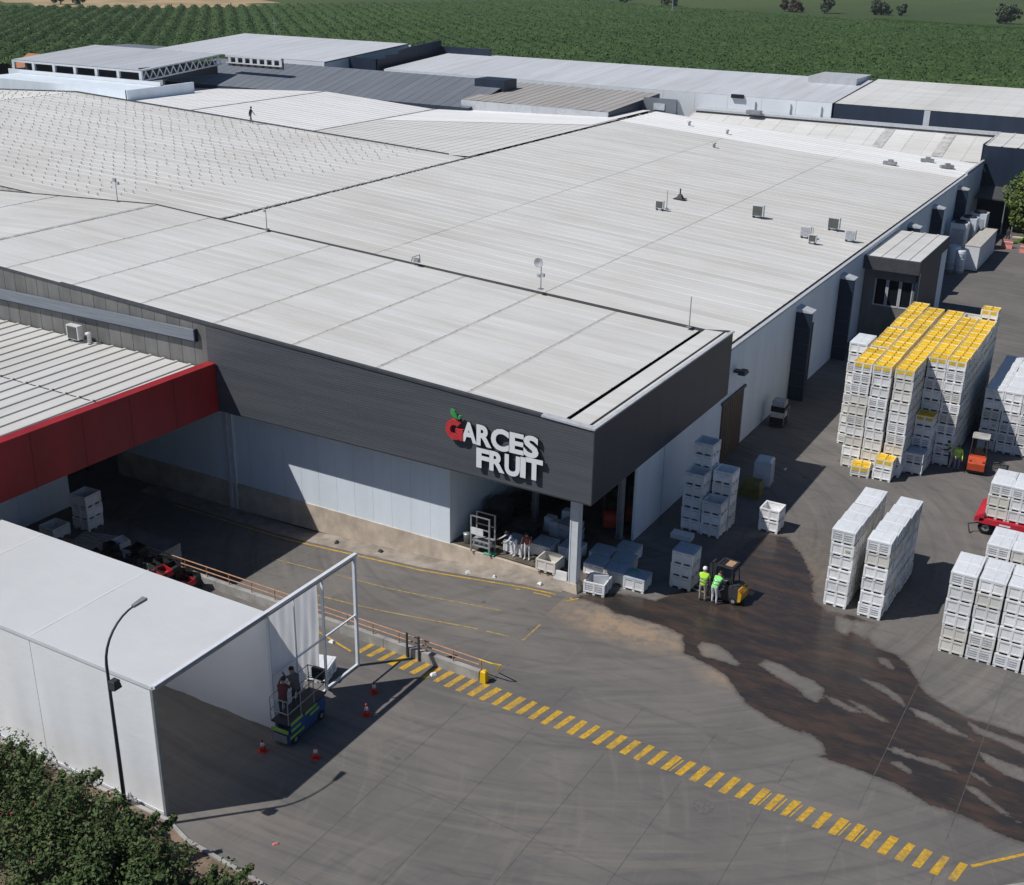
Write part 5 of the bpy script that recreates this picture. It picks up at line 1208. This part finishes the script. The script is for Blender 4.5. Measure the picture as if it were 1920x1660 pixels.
# ------------------------------------------------------------------ east annex
an = thing('glazed_annex', 'dark annex with windows and a pale roof on the east wall', 'building', (0, 0, 0))
AX0, AX1, AY0, AY1, AZ = MX+.02, -17.45, 92.3, 103.0, 6.5
b = MB(); b.box(AX1-.15, AY0+.1, 0, AX1, AY1-2.4, AZ-.05); b.build('east_wall', 'dark_navy', an)
b = MB(); b.box(AX1-.18, AY1-2.4, 0, AX1-.03, AY1, AZ-.6); b.build('pale_wall', 'wall_white', an)
b = MB(); b.box(AX0, AY0-.25, AZ-.95, AX1+.05, AY0+.1, AZ+.02); b.build('front_fascia', 'dark_grey_trim', an)
b = MB(); b.box(AX1-.05, AY0+.1, AZ-.9, AX1+.05, AY1, AZ+.02); b.build('side_fascia', 'dark_navy', an)
for k in range(4):
    me = sheet_mesh('roof_sheet', AY1-AY0+.1, (AX1-AX0)/4, 0, 'y', 'roof_front', .05); link('roof_sheet', me, an, (AX0+k*(AX1-AX0)/4, AY0-.1, AZ+.01))
b = MB(); yy = AY0+.55; b.box(AX0, yy, 0, AX0+.9, yy+.1, 5.6); b.box(AX1-.35, yy, 0, AX1-.15, yy+.1, 5.6); b.box(AX0+.9, yy, 4.7, AX1-.35, yy+.1, 5.6); b.box(AX0+.9, yy, 0, AX1-.35, yy+.1, 2.6); b.build('front_wall', 'panel_grey', an)
for k in range(3):
    x0 = AX0+.9+k*.98
    f = MB().box(x0, yy+.06, 2.6, x0+.96, yy+.1, 4.7).build('window', 'glass_dark', an)
    b = MB(); b.box(x0, yy-.03, 2.6, x0+.1, yy+.06, 4.7); b.box(x0+.86, yy-.03, 2.6, x0+.96, yy+.06, 4.7); b.box(x0+.1, yy-.03, 2.6, x0+.86, yy+.06, 2.7); b.build('frame', 'light_trim', f)
b = MB(); b.box(AX1-.14, AY0+.5, 0, AX1+.03, AY0+.62, 5.55); b.build('corner_post', 'column_white', an)
# container and tanks
ct = thing('white_container', 'long white container at the far end of the east yard', 'container', (-18.7, 119.4, 0))
b = MB(); b.box(0, 0, .1, 1.35, 9.2, 2.4); b.build('body', 'bin_lid', ct)
b = MB()
for y in np.arange(.2, 9.1, .5): b.box(1.35, y, .2, 1.39, y+.22, 2.3)
b.build('side_rib', 'bin_lid', ct)
b = MB(); b.box(-.03, -.03, 2.4, 1.4, 9.23, 2.46); b.build('top', 'plaster', ct)
b = MB(); b.box(0, 0, 0, 1.35, 9.2, .1); b.build('skid', 'metal_dark', ct)
for k, (x, y, r, h) in enumerate([(-19.5, 118.4, .62, 2.5), (-18.75, 118.1, .45, 2.2)]):
    o = thing('storage_tank', ['white cylindrical tank nearest the glazed annex', 'white tank touching the near end of the container'][k], 'tank', (x, y, 0), group='tanks by the container')
    b = MB(); b.lathe([(r, 0), (r, h*.9), (r*.96, h*.97), (r*.8, h)], n=18); b.build('shell', 'silo', o, True)
    b = MB()
    for z in np.linspace(.3, h*.85, 4): b.lathe([(r, z), (r+.025, z+.02), (r+.025, z+.06), (r, z+.08)], n=18)
    b.build('hoop', 'silo', o)
for k, (x, y, h) in enumerate([(-20.3, 124.6, 3.5), (-19.9, 127.2, 3.6), (-19.4, 129.8, 3.7)]):
    o = thing('cooling_unit', ['boxy white cooling unit behind the container, nearest', 'boxy white cooling unit behind the container, middle', 'boxy white cooling unit behind the container, farthest'][k], 'cooling unit', (x, y, 0), group='cooling units by the container')
    b = MB(); b.frus((-.75, -.75, .75, .75, .35), (-.8, -.8, .8, .8, h)); b.build('casing', 'silo', o)
    b = MB(); b.box(-.6, -.82, .9, .6, -.79, h-.5); b.build('louvre', 'bin_vent', o)
    b = MB(); b.lathe([(.62, h), (.62, h+.18), (.56, h+.18), (.56, h+.04)], n=18); b.build('fan_ring', 'metal_dark', o)
    for sx in (-.65, .65):
        b = MB(); b.box(sx-.06, -.7, 0, sx+.06, .7, .35); b.build('leg', 'metal_grey', o)
def barrier(label, loc):
    o = thing('road_barrier', label, 'barrier', loc)
    b = MB(); b.prism([(-.3, 0), (.3, 0), (.14, .35), (.10, .85), (-.10, .85), (-.14, .35)], -.55, .55, 'x'); b.build('body', 'barrier_pink', o)
    b = MB(); b.box(-.56, -.12, .55, .56, .12, .68); b.build('stripe', 'cone_white', o)
barrier('red plastic barrier near the person by the green tree', (-16.6, 132.0, 0)); barrier('red plastic barrier at the right edge by the green tree', (-14.6, 130.7, 0))
for k, (x, y) in enumerate([(-18.3, 138.4), (-17.2, 138.4)]):
    b = MB(); b.lathe([(.07, 0), (.06, 3.4), (0, 3.42)], n=10); b.box(-.15, -.15, 0, .15, .15, .05); tag(b.build('yard_post', 'galv', None, loc=(x, y, 0)), ['pale post left of the green tree', 'pale post right beside the green tree'][k], 'post')
b = MB(); b.prism([(-16.4, 134.8), (8, 133), (8, 141), (-16, 141)], 0, .06); tag(b.build('lawn', 'grass'), kind='structure')
b = MB(); b.prism([(-16.9, 137.2), (8, 137), (8, 137.8), (-16.9, 138)], .0, .09); tag(b.build('path', 'concrete_tan'), kind='structure')

# ------------------------------------------------------------------ roof equipment
def ac_unit(o, s=1., grille='ac_grille'):
    b = MB(); b.box(-.45*s, -.18*s, .12, .45*s, .18*s, .12+.8*s); b.build('case', 'ac_white', o)
    b = MB(); b.box(-.36*s, -.205*s, .18, .36*s, -.18*s, .12+.74*s); b.build('grille', grille, o)
    for x in (-.3*s, .3*s):
        b = MB(); b.box(x-.04, -.22*s, 0, x+.04, .22*s, .12); b.build('foot', 'metal_dark', o)
ac_unit(ac, 1.)
b = MB(); b.lathe([(.12, 0), (.12, .5), (.2, .52), (.2, .6), (0, .66)], n=12); b.lathe([(.16, 0), (.16, .02)], n=12); tag(b.build('roof_vent', 'ac_white', None, True, (-51.6, 43.1, 7.38)), 'small white vent cowl beside the roof air conditioner at left', 'vent')
def mz(x): return 6.78+(-22.2-x)*(JZ-6.78)/(-22.2-JX)+.08
for k, (x, y, s, g, lab) in enumerate([(-31.83, 96.4, 1.12, 'ac_grille', 'air conditioner with dark grille alone in mid roof'), (-25.62, 97.2, 1.12, 'ac_grille', 'air conditioner with dark grille near the roof edge'), (-26.6, 92.8, .95, 'bin_vent', 'small pale air conditioner beside the dark vent box'), (-23.5, 94.5, .95, 'bin_vent', 'small pale air conditioner closest to the eaves'), (-38.95, 92.3, .8, 'ac_grille', 'small air conditioner with a thin mast behind it'), (-25.6, 91.4, .7, 'ac_grille', 'dark vent box by the small pale air conditioner')]):
    ac_unit(thing('air_conditioner', lab, 'air conditioner', (x, y, mz(x)), 0, 'units on the main roof'), s, g)
def mast(label, x, y, z, h, parts=()):
    o = thing('antenna_mast', label, 'antenna', (x, y, z))
    b = MB(); b.tube((0, 0, 0), (0, 0, h), .035, .025, 7); b.box(-.15, -.15, 0, .15, .15, .03); b.build('pole', 'metal_grey', o)
    for nm, dx, dz, r in parts:
        b = MB()
        if nm == 'dish': b.lathe([(0, .06), (r*.6, .03), (r, -.06), (r*.98, -.08), (0, .03)], (dx, -.08, dz), 18, 'y')
        else: b.box(dx-r, -.08, dz-r, dx+r, .08, dz+r)
        b.build(nm, 'bin_vent', o)
    return o
mast('antenna mast with a round dish on the edge of the front roof', -32.8, 60.55, 9.33, 1.82, (('dish', -.12, 1.6, .30), ('box', -.15, .8, .09), ('box', .12, .85, .1)))
mast('plain antenna mast on the roof edge left of the dish', -53.75, 60.55, 10.3, 1.27, (('box', -.12, 1.2, .06),))
mast('mast with a white lamp at its top, left on the front roof edge', -67.7, 60.55, 10.6, 1.52, (('box', -.1, 1.5, .13), ('box', .2, 1.3, .1)))
mast('very thin whip antenna near the right corner of the front roof', -23.3, 60.5, 8.6, 1.75)
mast('short mast on the main roof behind the small air conditioner', -38.7, 93.2, mz(-38.7), 1.5)
mast('thin mast between the air conditioners near the eaves', -25.9, 92.4, mz(-25.9), 1.0)
b = MB(); b.path([(-.35, 0, 0), (-.3, 0, .25), (.25, 0, .5), (.28, 0, 0)], .04, 6); b.box(-.15, -.1, 0, .2, .1, .22); tag(b.build('roof_hatch_frame', 'metal_grey', None, loc=(-41.65, 60.5, 9.75)), 'small bent pipe frame on the front roof edge left of the dish', 'pipe')
b = MB(); b.frus((-.3, -.3, .3, .3, 0), (-.12, -.12, .12, .12, .4)); b.box(-.5, -.4, 0, .5, .4, .05); b.box(-.05, -.05, .3, .05, .05, .9); tag(b.build('roof_vent', 'metal_dark', None, loc=(-39.3, 97.5, mz(-39.3))), 'dark roof vent behind the small air conditioner in mid roof', 'vent')
for k, (x, y) in enumerate([(-29.5, 131.5), (-26.8, 137), (-24.3, 135)]):
    b = MB(); b.box(-.7, -.25, .0, .7, .25, .3); b.box(-.2, -.2, .3, .3, .2, .5); tag(b.build('roof_unit', 'metal_grey', None, loc=(x, y, mz(x)), rz=.3*k), ['grey roof unit at the far end, left of three', 'grey roof unit at the far end, rightmost by the dark building', 'grey roof unit at the far end, middle of three'][k], 'roof unit')
for k, (x, y) in enumerate([(-53.9, 135), (-48.6, 133.5), (-46.5, 124)]):
    b = MB(); b.lathe([(.15, 0), (.15, .35), (.25, .38), (.25, .45), (0, .5)], n=10); tag(b.build('roof_vent', 'galv', None, True, (x, y, mz(x))), ['small round roof vent farthest left on the bright roof strip', 'small round roof vent at the edge of the bright roof strip', 'small round roof vent below the bright roof strip'][k], 'vent')
b = MB(); b.box(-.9, -.5, 0, .9, .5, .45); b.box(-.8, -.52, .08, .8, -.5, .38); tag(b.build('roof_unit', 'metal_grey', None, loc=(-50.8, 148.6, 9.2)), 'grey roof unit at the foot of the white wall', 'roof unit')

# ------------------------------------------------------------------ scrap heap by the pit
items = [('black_crate', 'scrap_black', 'crate'), ('white_crate', 'scrap_white', 'crate'), ('red_crate', 'scrap_red', 'crate')]
def crate(nm, mm, label, x, y, z, rz, s=.32, h=.3, tilt=0, group=None):
    b = MB(); t = .025
    b.box(-s, -s*.75, 0, s, s*.75, .03)
    for sg in (-1, 1):
        b.box(-s, min(sg*s*.75, sg*(s*.75-t)), .03, s, max(sg*s*.75, sg*(s*.75-t)), h); b.box(min(sg*s, sg*(s-t)), -s*.75+t, .03, max(sg*s, sg*(s-t)), s*.75-t, h)
    o = b.build(nm, mm, None, loc=(x, y, z), rz=rz); o.rotation_euler.x = tilt; return tag(o, label, 'crate', group)
sk = MB(); n_c = 0
for ix in range(8):
    for iy in range(4):
        x = -41.6+ix*.66+rng.uniform(-.06, .06); y = 33.55+iy*.52+rng.uniform(-.05, .05); n_h = int(rng.integers(3, 6)) if ix < 7 else 3
        for l in range(n_h-1): sk.frus((x-.31, y-.23, x+.31, y+.23, l*.29), (x-.34, y-.25, x+.34, y+.25, l*.29+.28))
        z = (n_h-1)*.29
        sp = {(0, 3): 1, (2, 0): 1, (4, 1): 1, (6, 1): 2, (7, 2): 2, (1, 2): 1}.get((ix, iy), 0)
        if sp == 0: crate('black_crate', 'scrap_black', 'black plastic crate on top of the scrap stacks behind the tent roof', x, y, z, rng.uniform(-.4, .4), .34, .29, rng.uniform(-.35, .35), 'black crates on the scrap stacks')
        else:
            n_c += 1
            crate(['', 'white_crate', 'red_crate'][sp], ['', 'scrap_white', 'scrap_red'][sp], ['white crate farthest back on the scrap stacks', 'white crate third from the left end of the scrap stacks', 'white crate in the front of the scrap stacks', 'white crate in the middle of the scrap stacks', 'left red crate at the right end of the scrap stacks', 'right red crate at the right end of the scrap stacks'][n_c-1], x, y, z, rng.uniform(-.3, .3), .38, .27, .1)
tag(sk.build('crate_stacks', 'scrap_black'), 'lower crates of the dark scrap stacks behind the tent', 'crates', kind='stuff')
for j in range(6):
    o = thing('wood_pallet', f'grey wooden pallet on the left end of the scrap stacks, {["lowest", "second from below", "third from below", "fourth from below", "fifth from below", "topmost"][j]}', 'pallet', (-43.1+.08*(j % 2), 34.4+.05*j, .20*j), .12+.03*j, 'stacked grey pallets')
    for kx in range(7):
        b = MB(); b.box(-.95, -.8+kx*.235, .14, .95, -.8+kx*.235+.18, .17); b.build('board', 'scrap_wood', o)
    for kx in (-.8, 0, .8):
        b = MB(); b.box(kx-.06, -.8, 0, kx+.06, .8, .14); b.build('runner', 'scrap_wood', o)
b = MB(); b.box(-.4, -.3, 0, .4, .3, .4); b.box(-.42, -.02, .4, .42, .02, .41); tag(b.build('cardboard_box', 'cardboard', None, loc=(-45.2, 34.9, 0), rz=.3), 'brown cardboard box at the left end of the scrap heap', 'box')
for j, (x, y, mm) in enumerate([(-28.75, 34.9, 'cone_white'), (-23.6, 35.1, 'cone_white'), (-36.0, 44.5, 'scrap_black'), (-33.2, 44.6, 'scrap_black'), (-27.6, 44.2, 'cone_white'), (-26.1, 44.2, 'cone_white'), (-23.6, 44.3, 'cone_white')]):
    b = MB(); b.frus((-.14, -.10, .12, .11, 0), (-.06, -.05, .09, .04, .10)); tag(b.build('litter', mm, None, loc=(x, y, rampz(x)+.05 if y > 36 else .01), rz=j), ['scrap of white paper left of the yellow bars', 'crumpled white litter on the yellow bars', 'black rag by the dock wall, left one', 'black rag by the dock wall, right one', 'white litter on the apron below the steel rack', 'white litter on the apron left of the corner column', 'white litter nearest the corner column foot'][j], 'litter')

# ------------------------------------------------------------------ plants
def leaves(centres, n, size, spread, mname, name, parent, flat=.5, flowers=0):
    cen = np.array(centres); N = n
    ci = rng.integers(0, len(cen), N); d = rng.normal(size=(N, 3)); d /= np.linalg.norm(d, axis=1)[:, None]
    rr = spread*np.cbrt(rng.uniform(.15, 1, N))
    p = cen[ci, :3]+d*rr[:, None]*cen[ci, 3:4]; p[:, 2] = np.maximum(p[:, 2], .05)
    nrm = d*.6+rng.normal(size=(N, 3))*.6+np.array([0, 0, .5]); nrm /= np.linalg.norm(nrm, axis=1)[:, None]
    a = np.cross(nrm, rng.normal(size=(N, 3))); a /= np.linalg.norm(a, axis=1)[:, None]; c = np.cross(nrm, a)
    s = size*rng.uniform(.6, 1.4, N)[:, None]
    v = np.stack([p-a*s, p+c*s*flat, p+a*s, p-c*s*flat], 1).reshape(-1, 3)
    f = np.arange(4*N).reshape(N, 4)
    me = bpy.data.meshes.new(name); me.from_pydata(v.tolist(), [], f.tolist()); me.materials.append(MATS[mname])
    if flowers:
        me.materials.append(MATS['rose']); mi = (rng.random(N) < flowers).astype(int); me.polygons.foreach_set('material_index', mi.tolist())
    return link(name, me, parent)
def shrub(label, x, y, r, h, n=3800):
    o = thing('rose_shrub', label, 'shrub', (x, y, .05), group='shrubs in the planting bed')
    cs = []; st = MB()
    for k in range(16):
        a = rng.uniform(0, 6.28); rr = r*math.sqrt(rng.uniform(0, 1)); tip = Vector((rr*math.cos(a), rr*math.sin(a), h*rng.uniform(.55, 1.0)*(1-.25*rr/r)))
        st.path([(0.1*math.cos(a), .1*math.sin(a), 0), (tip.x*.5, tip.y*.5, tip.z*.65), tip], [.03, .02, .008], 5)
        cs.append((*tip, rng.uniform(.35, .6))); cs.append((tip.x*.75, tip.y*.75, tip.z*.55, .55)); cs.append((tip.x*.9, tip.y*.9, tip.z*.25, .5))
        if rng.random() < .5:
            t2 = tip+Vector((rng.uniform(-.3, .5), rng.uniform(-.2, .5), rng.uniform(.25, .55))); st.path([tip, (tip+t2)/2+Vector((0, 0, .05)), t2], [.008, .007, .004], 4)
            for q in np.linspace(.1, 1, 6): pt = tip.lerp(t2, q); cs.append((pt.x, pt.y, pt.z, .10))
    st.build('stem', 'bark', o)
    leaves(cs, int(n*1.2), .070, 1., 'leaf_shrub', 'foliage', o, .55, .004)
for k, (x, y, r, h, n, lab) in enumerate([(-33.6, 20.8, 1.5, 2.1, 6500, 'leafy shrub at the left edge below the tent wall'), (-31.2, 20.5, 1.5, 1.9, 6500, 'leafy shrub second from the left below the tent wall'), (-28.9, 20.7, 1.5, 2.1, 7500, 'dense leafy shrub around the foot of the lamp post'),
                                          (-26.5, 20.5, 1.5, 1.9, 7500, 'leafy shrub below the open corner of the tent'), (-24.3, 20.3, 1.4, 1.75, 7000, 'leafy shrub with stray shoots nearest the kerb'), (-22.6, 19.6, 1.15, 1.45, 4200, 'smallest leafy shrub at the corner of the planting bed'),
                                          (-30.2, 18.5, 1.4, 1.5, 5200, 'leafy shrub in the lower left corner'), (-27.2, 18.6, 1.6, 1.9, 7500, 'leafy shrub at the bottom edge, below the lamp post'), (-24.9, 18.2, 1.4, 1.7, 6500, 'leafy shrub at the bottom edge, towards the kerb'), (-21.9, 20.8, .9, 1.15, 3200, 'low leafy shrub touching the kerb at the end of the bed')]):
    shrub(lab, x, y, r, h, n)
def tree(label, x, y, h, r, n, size, mname='leaf_tree', group=None, name='tree', trunk_h=.3):
    o = thing(name, label, 'tree', (x, y, 0), group=group)
    t = MB(); th = h*trunk_h; t.path([(0, 0, -.1), (.05*r, 0, th), (0, .05*r, h*.7)], [h*.03, h*.024, h*.01], 8); cs = []
    for k in range(14):
        a = rng.uniform(0, 6.28); zz = rng.uniform(trunk_h*.9, .92); rr = r*rng.uniform(.25, .8)*(1-.6*max(0, zz-.55))
        tip = (rr*math.cos(a), rr*math.sin(a), h*zz); t.path([(0, 0, h*zz*.6), (tip[0]*.5, tip[1]*.5, h*zz*.85), tip], [h*.012, h*.008, h*.003], 5)
        cs.append((*tip, r*rng.uniform(.25, .42)))
    cs.append((0, 0, h*.72, r*.45)); t.build('trunk', 'bark', o)
    leaves(cs, n, size, 1., mname, 'crown', o, .6)
    return o
tree('bushy green tree at the right edge of the east yard', -15.2, 135.9, 8.4, 4.9, 15000, .18)
b_far = [(-183.5, 629, 17, 7, 'dark round tree standing alone in the far fields'), (-198, 628, 8, 6, 'low brown shrub left of the lone far tree'), (-205, 632, 9, 3, 'small tree left of the brown far shrub'), (-159.5, 634, 11, 5, 'first dark tree of the group right of the lone tree'), (-155, 636, 9, 6, 'second dark tree of the group right of the lone tree'), (-146.6, 635, 8, 4, 'small tree at the right end of the far group'), (-92, 600, 12, 8, 'broad tree above the sandy patch at the right edge'),
         (-437, 382, 22, 5, 'tall dark tree on the dry strip at upper left'), (-476, 405, 16, 6, 'dark tree at the upper left edge'), (-273, 640, 14, 9, 'dark tree at the top edge above the pale pole'), (-302, 645, 12, 8, 'dark tree at the top edge, middle'), (-329, 650, 14, 10, 'dark tree at the top edge, left of the middle'), (-196, 172, 8, 4, 'green tree behind the small orange-roofed house')]
for k, (x, y, h, r, lab) in enumerate(b_far): tree(lab, x, y, h*.62, r*.72, 1500, .6 if h < 20 else .7, 'leaf_brown' if 'brown' in lab else 'leaf_far', 'trees in the far fields', 'field_tree', .22)
for k, (x, y, h, lab) in enumerate([(-216, 512, 10, 'pale pole standing in the orchard at the top'), (-160, 186, 15, 'thin pale mast behind the pale high roof'), (-190, 166, 9, 'thin pole at the left edge near the small house')]):
    b = MB(); b.tube((0, 0, 0), (0, 0, h), .30 if k == 0 else .14, .22 if k == 0 else .08, 7); b.box(-.5, -.06, h*.92, .5, .06, h*.92+.12); tag(b.build('utility_pole', 'galv', None, loc=(x, y, 0)), lab, 'pole')

# orchard: hedge rows modelled as one displaced sheet along the row direction
def vnoise(x, y, seed=0):
    xi = np.floor(x).astype(int); yi = np.floor(y).astype(int); xf = x-xi; yf = y-yi
    def hsh(a, b): 
        n = (a*374761393+b*668265263+seed*974711) & 0x7fffffff; n = ((n ^ (n >> 13))*1274126177) & 0x7fffffff; return ((n ^ (n >> 16)) & 0xffff)/65535.
    u = xf*xf*(3-2*xf); v = yf*yf*(3-2*yf)
    return (hsh(xi, yi)*(1-u)+hsh(xi+1, yi)*u)*(1-v)+(hsh(xi, yi+1)*(1-u)+hsh(xi+1, yi+1)*u)*v
def orchard():
    """rows run towards (-.68,.73); s along the row, t across"""
    ex, ey = -.68, .733; step_s = 1.7; step_t = .92; PIT = 5.0
    s = np.arange(120, 760, step_s); t = np.arange(-330, 590, step_t)
    S, T = np.meshgrid(s, t); X = S*ex+T*ey; Y = S*ey-T*ex
    # extent of the orchard in the ground plane
    az = np.arctan2(X, Y); dist = np.hypot(X, Y)
    keep = (Y > 178) & (az > -1.02) & (az < .02) & (X < 40)
    yl = 640-.35*(X+300)
    lim = np.where(X < -300, 470+.14*(X+300)+.0*X, np.where(X > -120, 470, 560))
    edge = np.interp(X, [-520, -430, -380, -300, -220, -130, -70, 0, 60], [300, 345, 420, 600, 560, 520, 500, 480, 470])
    keep &= Y < edge
    ph = np.abs(((T/PIT) % 1)-.5)*2           # 1 at the alley, 0 in the row
    dense = np.clip((X+300)/90, 0, 1)          # rows grow together towards the right
    prof = np.clip(1.25-ph*1.5, 0, 1)**.7; prof = prof*(1-dense*.75)+dense*.75*(.75+.25*prof)
    big = vnoise(S*.35, T*.35, 1)*.5+vnoise(S*.9, T*.9, 2)*.5
    dl = np.clip((-300-X)/60, 0, 1)*np.clip(1-(Y-230)/160, 0, 1)
    prof = .5+.5*prof; prof = prof*(1-.5*dl)+.5*dl
    Z = 3.1*prof*(.72+.5*big)+.55*(rng.random(S.shape)-.5)*prof
    X = X+.45*(rng.random(S.shape)-.5); Y = Y+.45*(rng.random(S.shape)-.5)
    ns, nt_ = len(s), len(t); idx = np.arange(ns*nt_).reshape(nt_, ns)
    k4 = keep[:-1, :-1] & keep[1:, :-1] & keep[:-1, 1:] & keep[1:, 1:]
    f = np.stack([idx[:-1, :-1][k4], idx[:-1, 1:][k4], idx[1:, 1:][k4], idx[1:, :-1][k4]], 1)
    used = np.unique(f); rem = np.full(ns*nt_, -1); rem[used] = np.arange(len(used))
    V = np.stack([X.ravel(), Y.ravel(), Z.ravel()], 1)[used]
    me = bpy.data.meshes.new('orchard'); me.vertices.add(len(V)); me.vertices.foreach_set('co', V.ravel())
    F = rem[f]; me.loops.add(F.size); me.loops.foreach_set('vertex_index', F.ravel()); me.polygons.add(len(F))
    me.polygons.foreach_set('loop_start', np.arange(0, F.size, 4)); me.polygons.foreach_set('loop_total', np.full(len(F), 4)); me.update(calc_edges=True)
    me.materials.append(MATS['orchard_leaf']); print('orchard faces', len(F))
    # leaf clumps that break the smooth hedge tops
    NL = 200000; wgt = 1/np.hypot(V[:, 0], V[:, 1])**1.2; pk = rng.choice(len(V), NL, p=wgt/wgt.sum()); c0 = V[pk]+rng.normal(size=(NL, 3))*np.array([.4, .4, .15])+np.array([0, 0, .08])
    nn = rng.normal(size=(NL, 3))*.7+np.array([0, 0, .9]); nn /= np.linalg.norm(nn, axis=1)[:, None]
    aa = np.cross(nn, rng.normal(size=(NL, 3))); aa /= np.linalg.norm(aa, axis=1)[:, None]; bb = np.cross(nn, aa); sz_ = rng.uniform(.14, .36, NL)[:, None]
    LV = np.stack([c0-aa*sz_, c0+bb*sz_*.7, c0+aa*sz_, c0-bb*sz_*.7], 1).reshape(-1, 3); LF = np.arange(4*NL).reshape(NL, 4)
    m2 = bpy.data.meshes.new('orchard_leaves'); m2.vertices.add(len(LV)); m2.vertices.foreach_set('co', LV.ravel()); m2.loops.add(LF.size); m2.loops.foreach_set('vertex_index', LF.ravel()); m2.polygons.add(NL)
    m2.polygons.foreach_set('loop_start', np.arange(0, LF.size, 4)); m2.polygons.foreach_set('loop_total', np.full(NL, 4)); m2.update(calc_edges=True); m2.materials.append(MATS['leaf_orchard'])
    tag(link('orchard_leaves', m2), 'leaf clumps along the orchard rows beyond the roofs', 'leaves', kind='stuff')
    tag(link('orchard', me), 'dense green orchard rows beyond the roofs', 'orchard', kind='stuff')
orchard()
# dry strips and bare ground in the distance
dp = []
for (xa, ya), (xb, yb) in zip([(-820, 560), (-560, 425), (-450, 378), (-412, 445), (-430, 505), (-620, 640)], [(-560, 425), (-450, 378), (-412, 445), (-430, 505), (-620, 640), (-820, 560)]):
    for q in range(9): dp.append((xa+(xb-xa)*q/9+rng.uniform(-7, 7), ya+(yb-ya)*q/9+rng.uniform(-7, 7)))
b = MB(); b.prism(dp, -.02, .02); tag(b.build('dry_field', 'dry_earth'), kind='structure')
b = MB(); b.prism([(-92, 486), (-60, 462), (40, 455), (40, 480), (-66, 505)], -.02, .03); tag(b.build('bare_ground', 'dry_earth'), kind='structure')
b = MB(); b.prism([(-140, 556), (-60, 520), (60, 512), (60, 528), (-60, 535), (-136, 563)], 0, 2.2); tag(b.build('hedge', 'orchard_leaf'), 'dark hedge strip behind the sandy patch at right', 'hedge')

# ------------------------------------------------------------------ light summer haze over the whole place
b = MB(); b.box(-9100, -9100, -2.7, 9100, 9100, 29.5); hz = b.build('haze', 'deck'); hz.data.materials.clear()
mh = bpy.data.materials.new('haze'); mh.use_nodes = True; th = mh.node_tree; th.nodes.remove(th.nodes['Principled BSDF'])
pv = th.nodes.new('ShaderNodeVolumePrincipled'); pv.inputs['Density'].default_value = .00011; pv.inputs['Color'].default_value = (.95, .97, 1, 1); pv.inputs['Anisotropy'].default_value = .3
th.links.new(pv.outputs[0], th.nodes['Material Output'].inputs['Volume']); hz.data.materials.append(mh); tag(hz, kind='stuff')
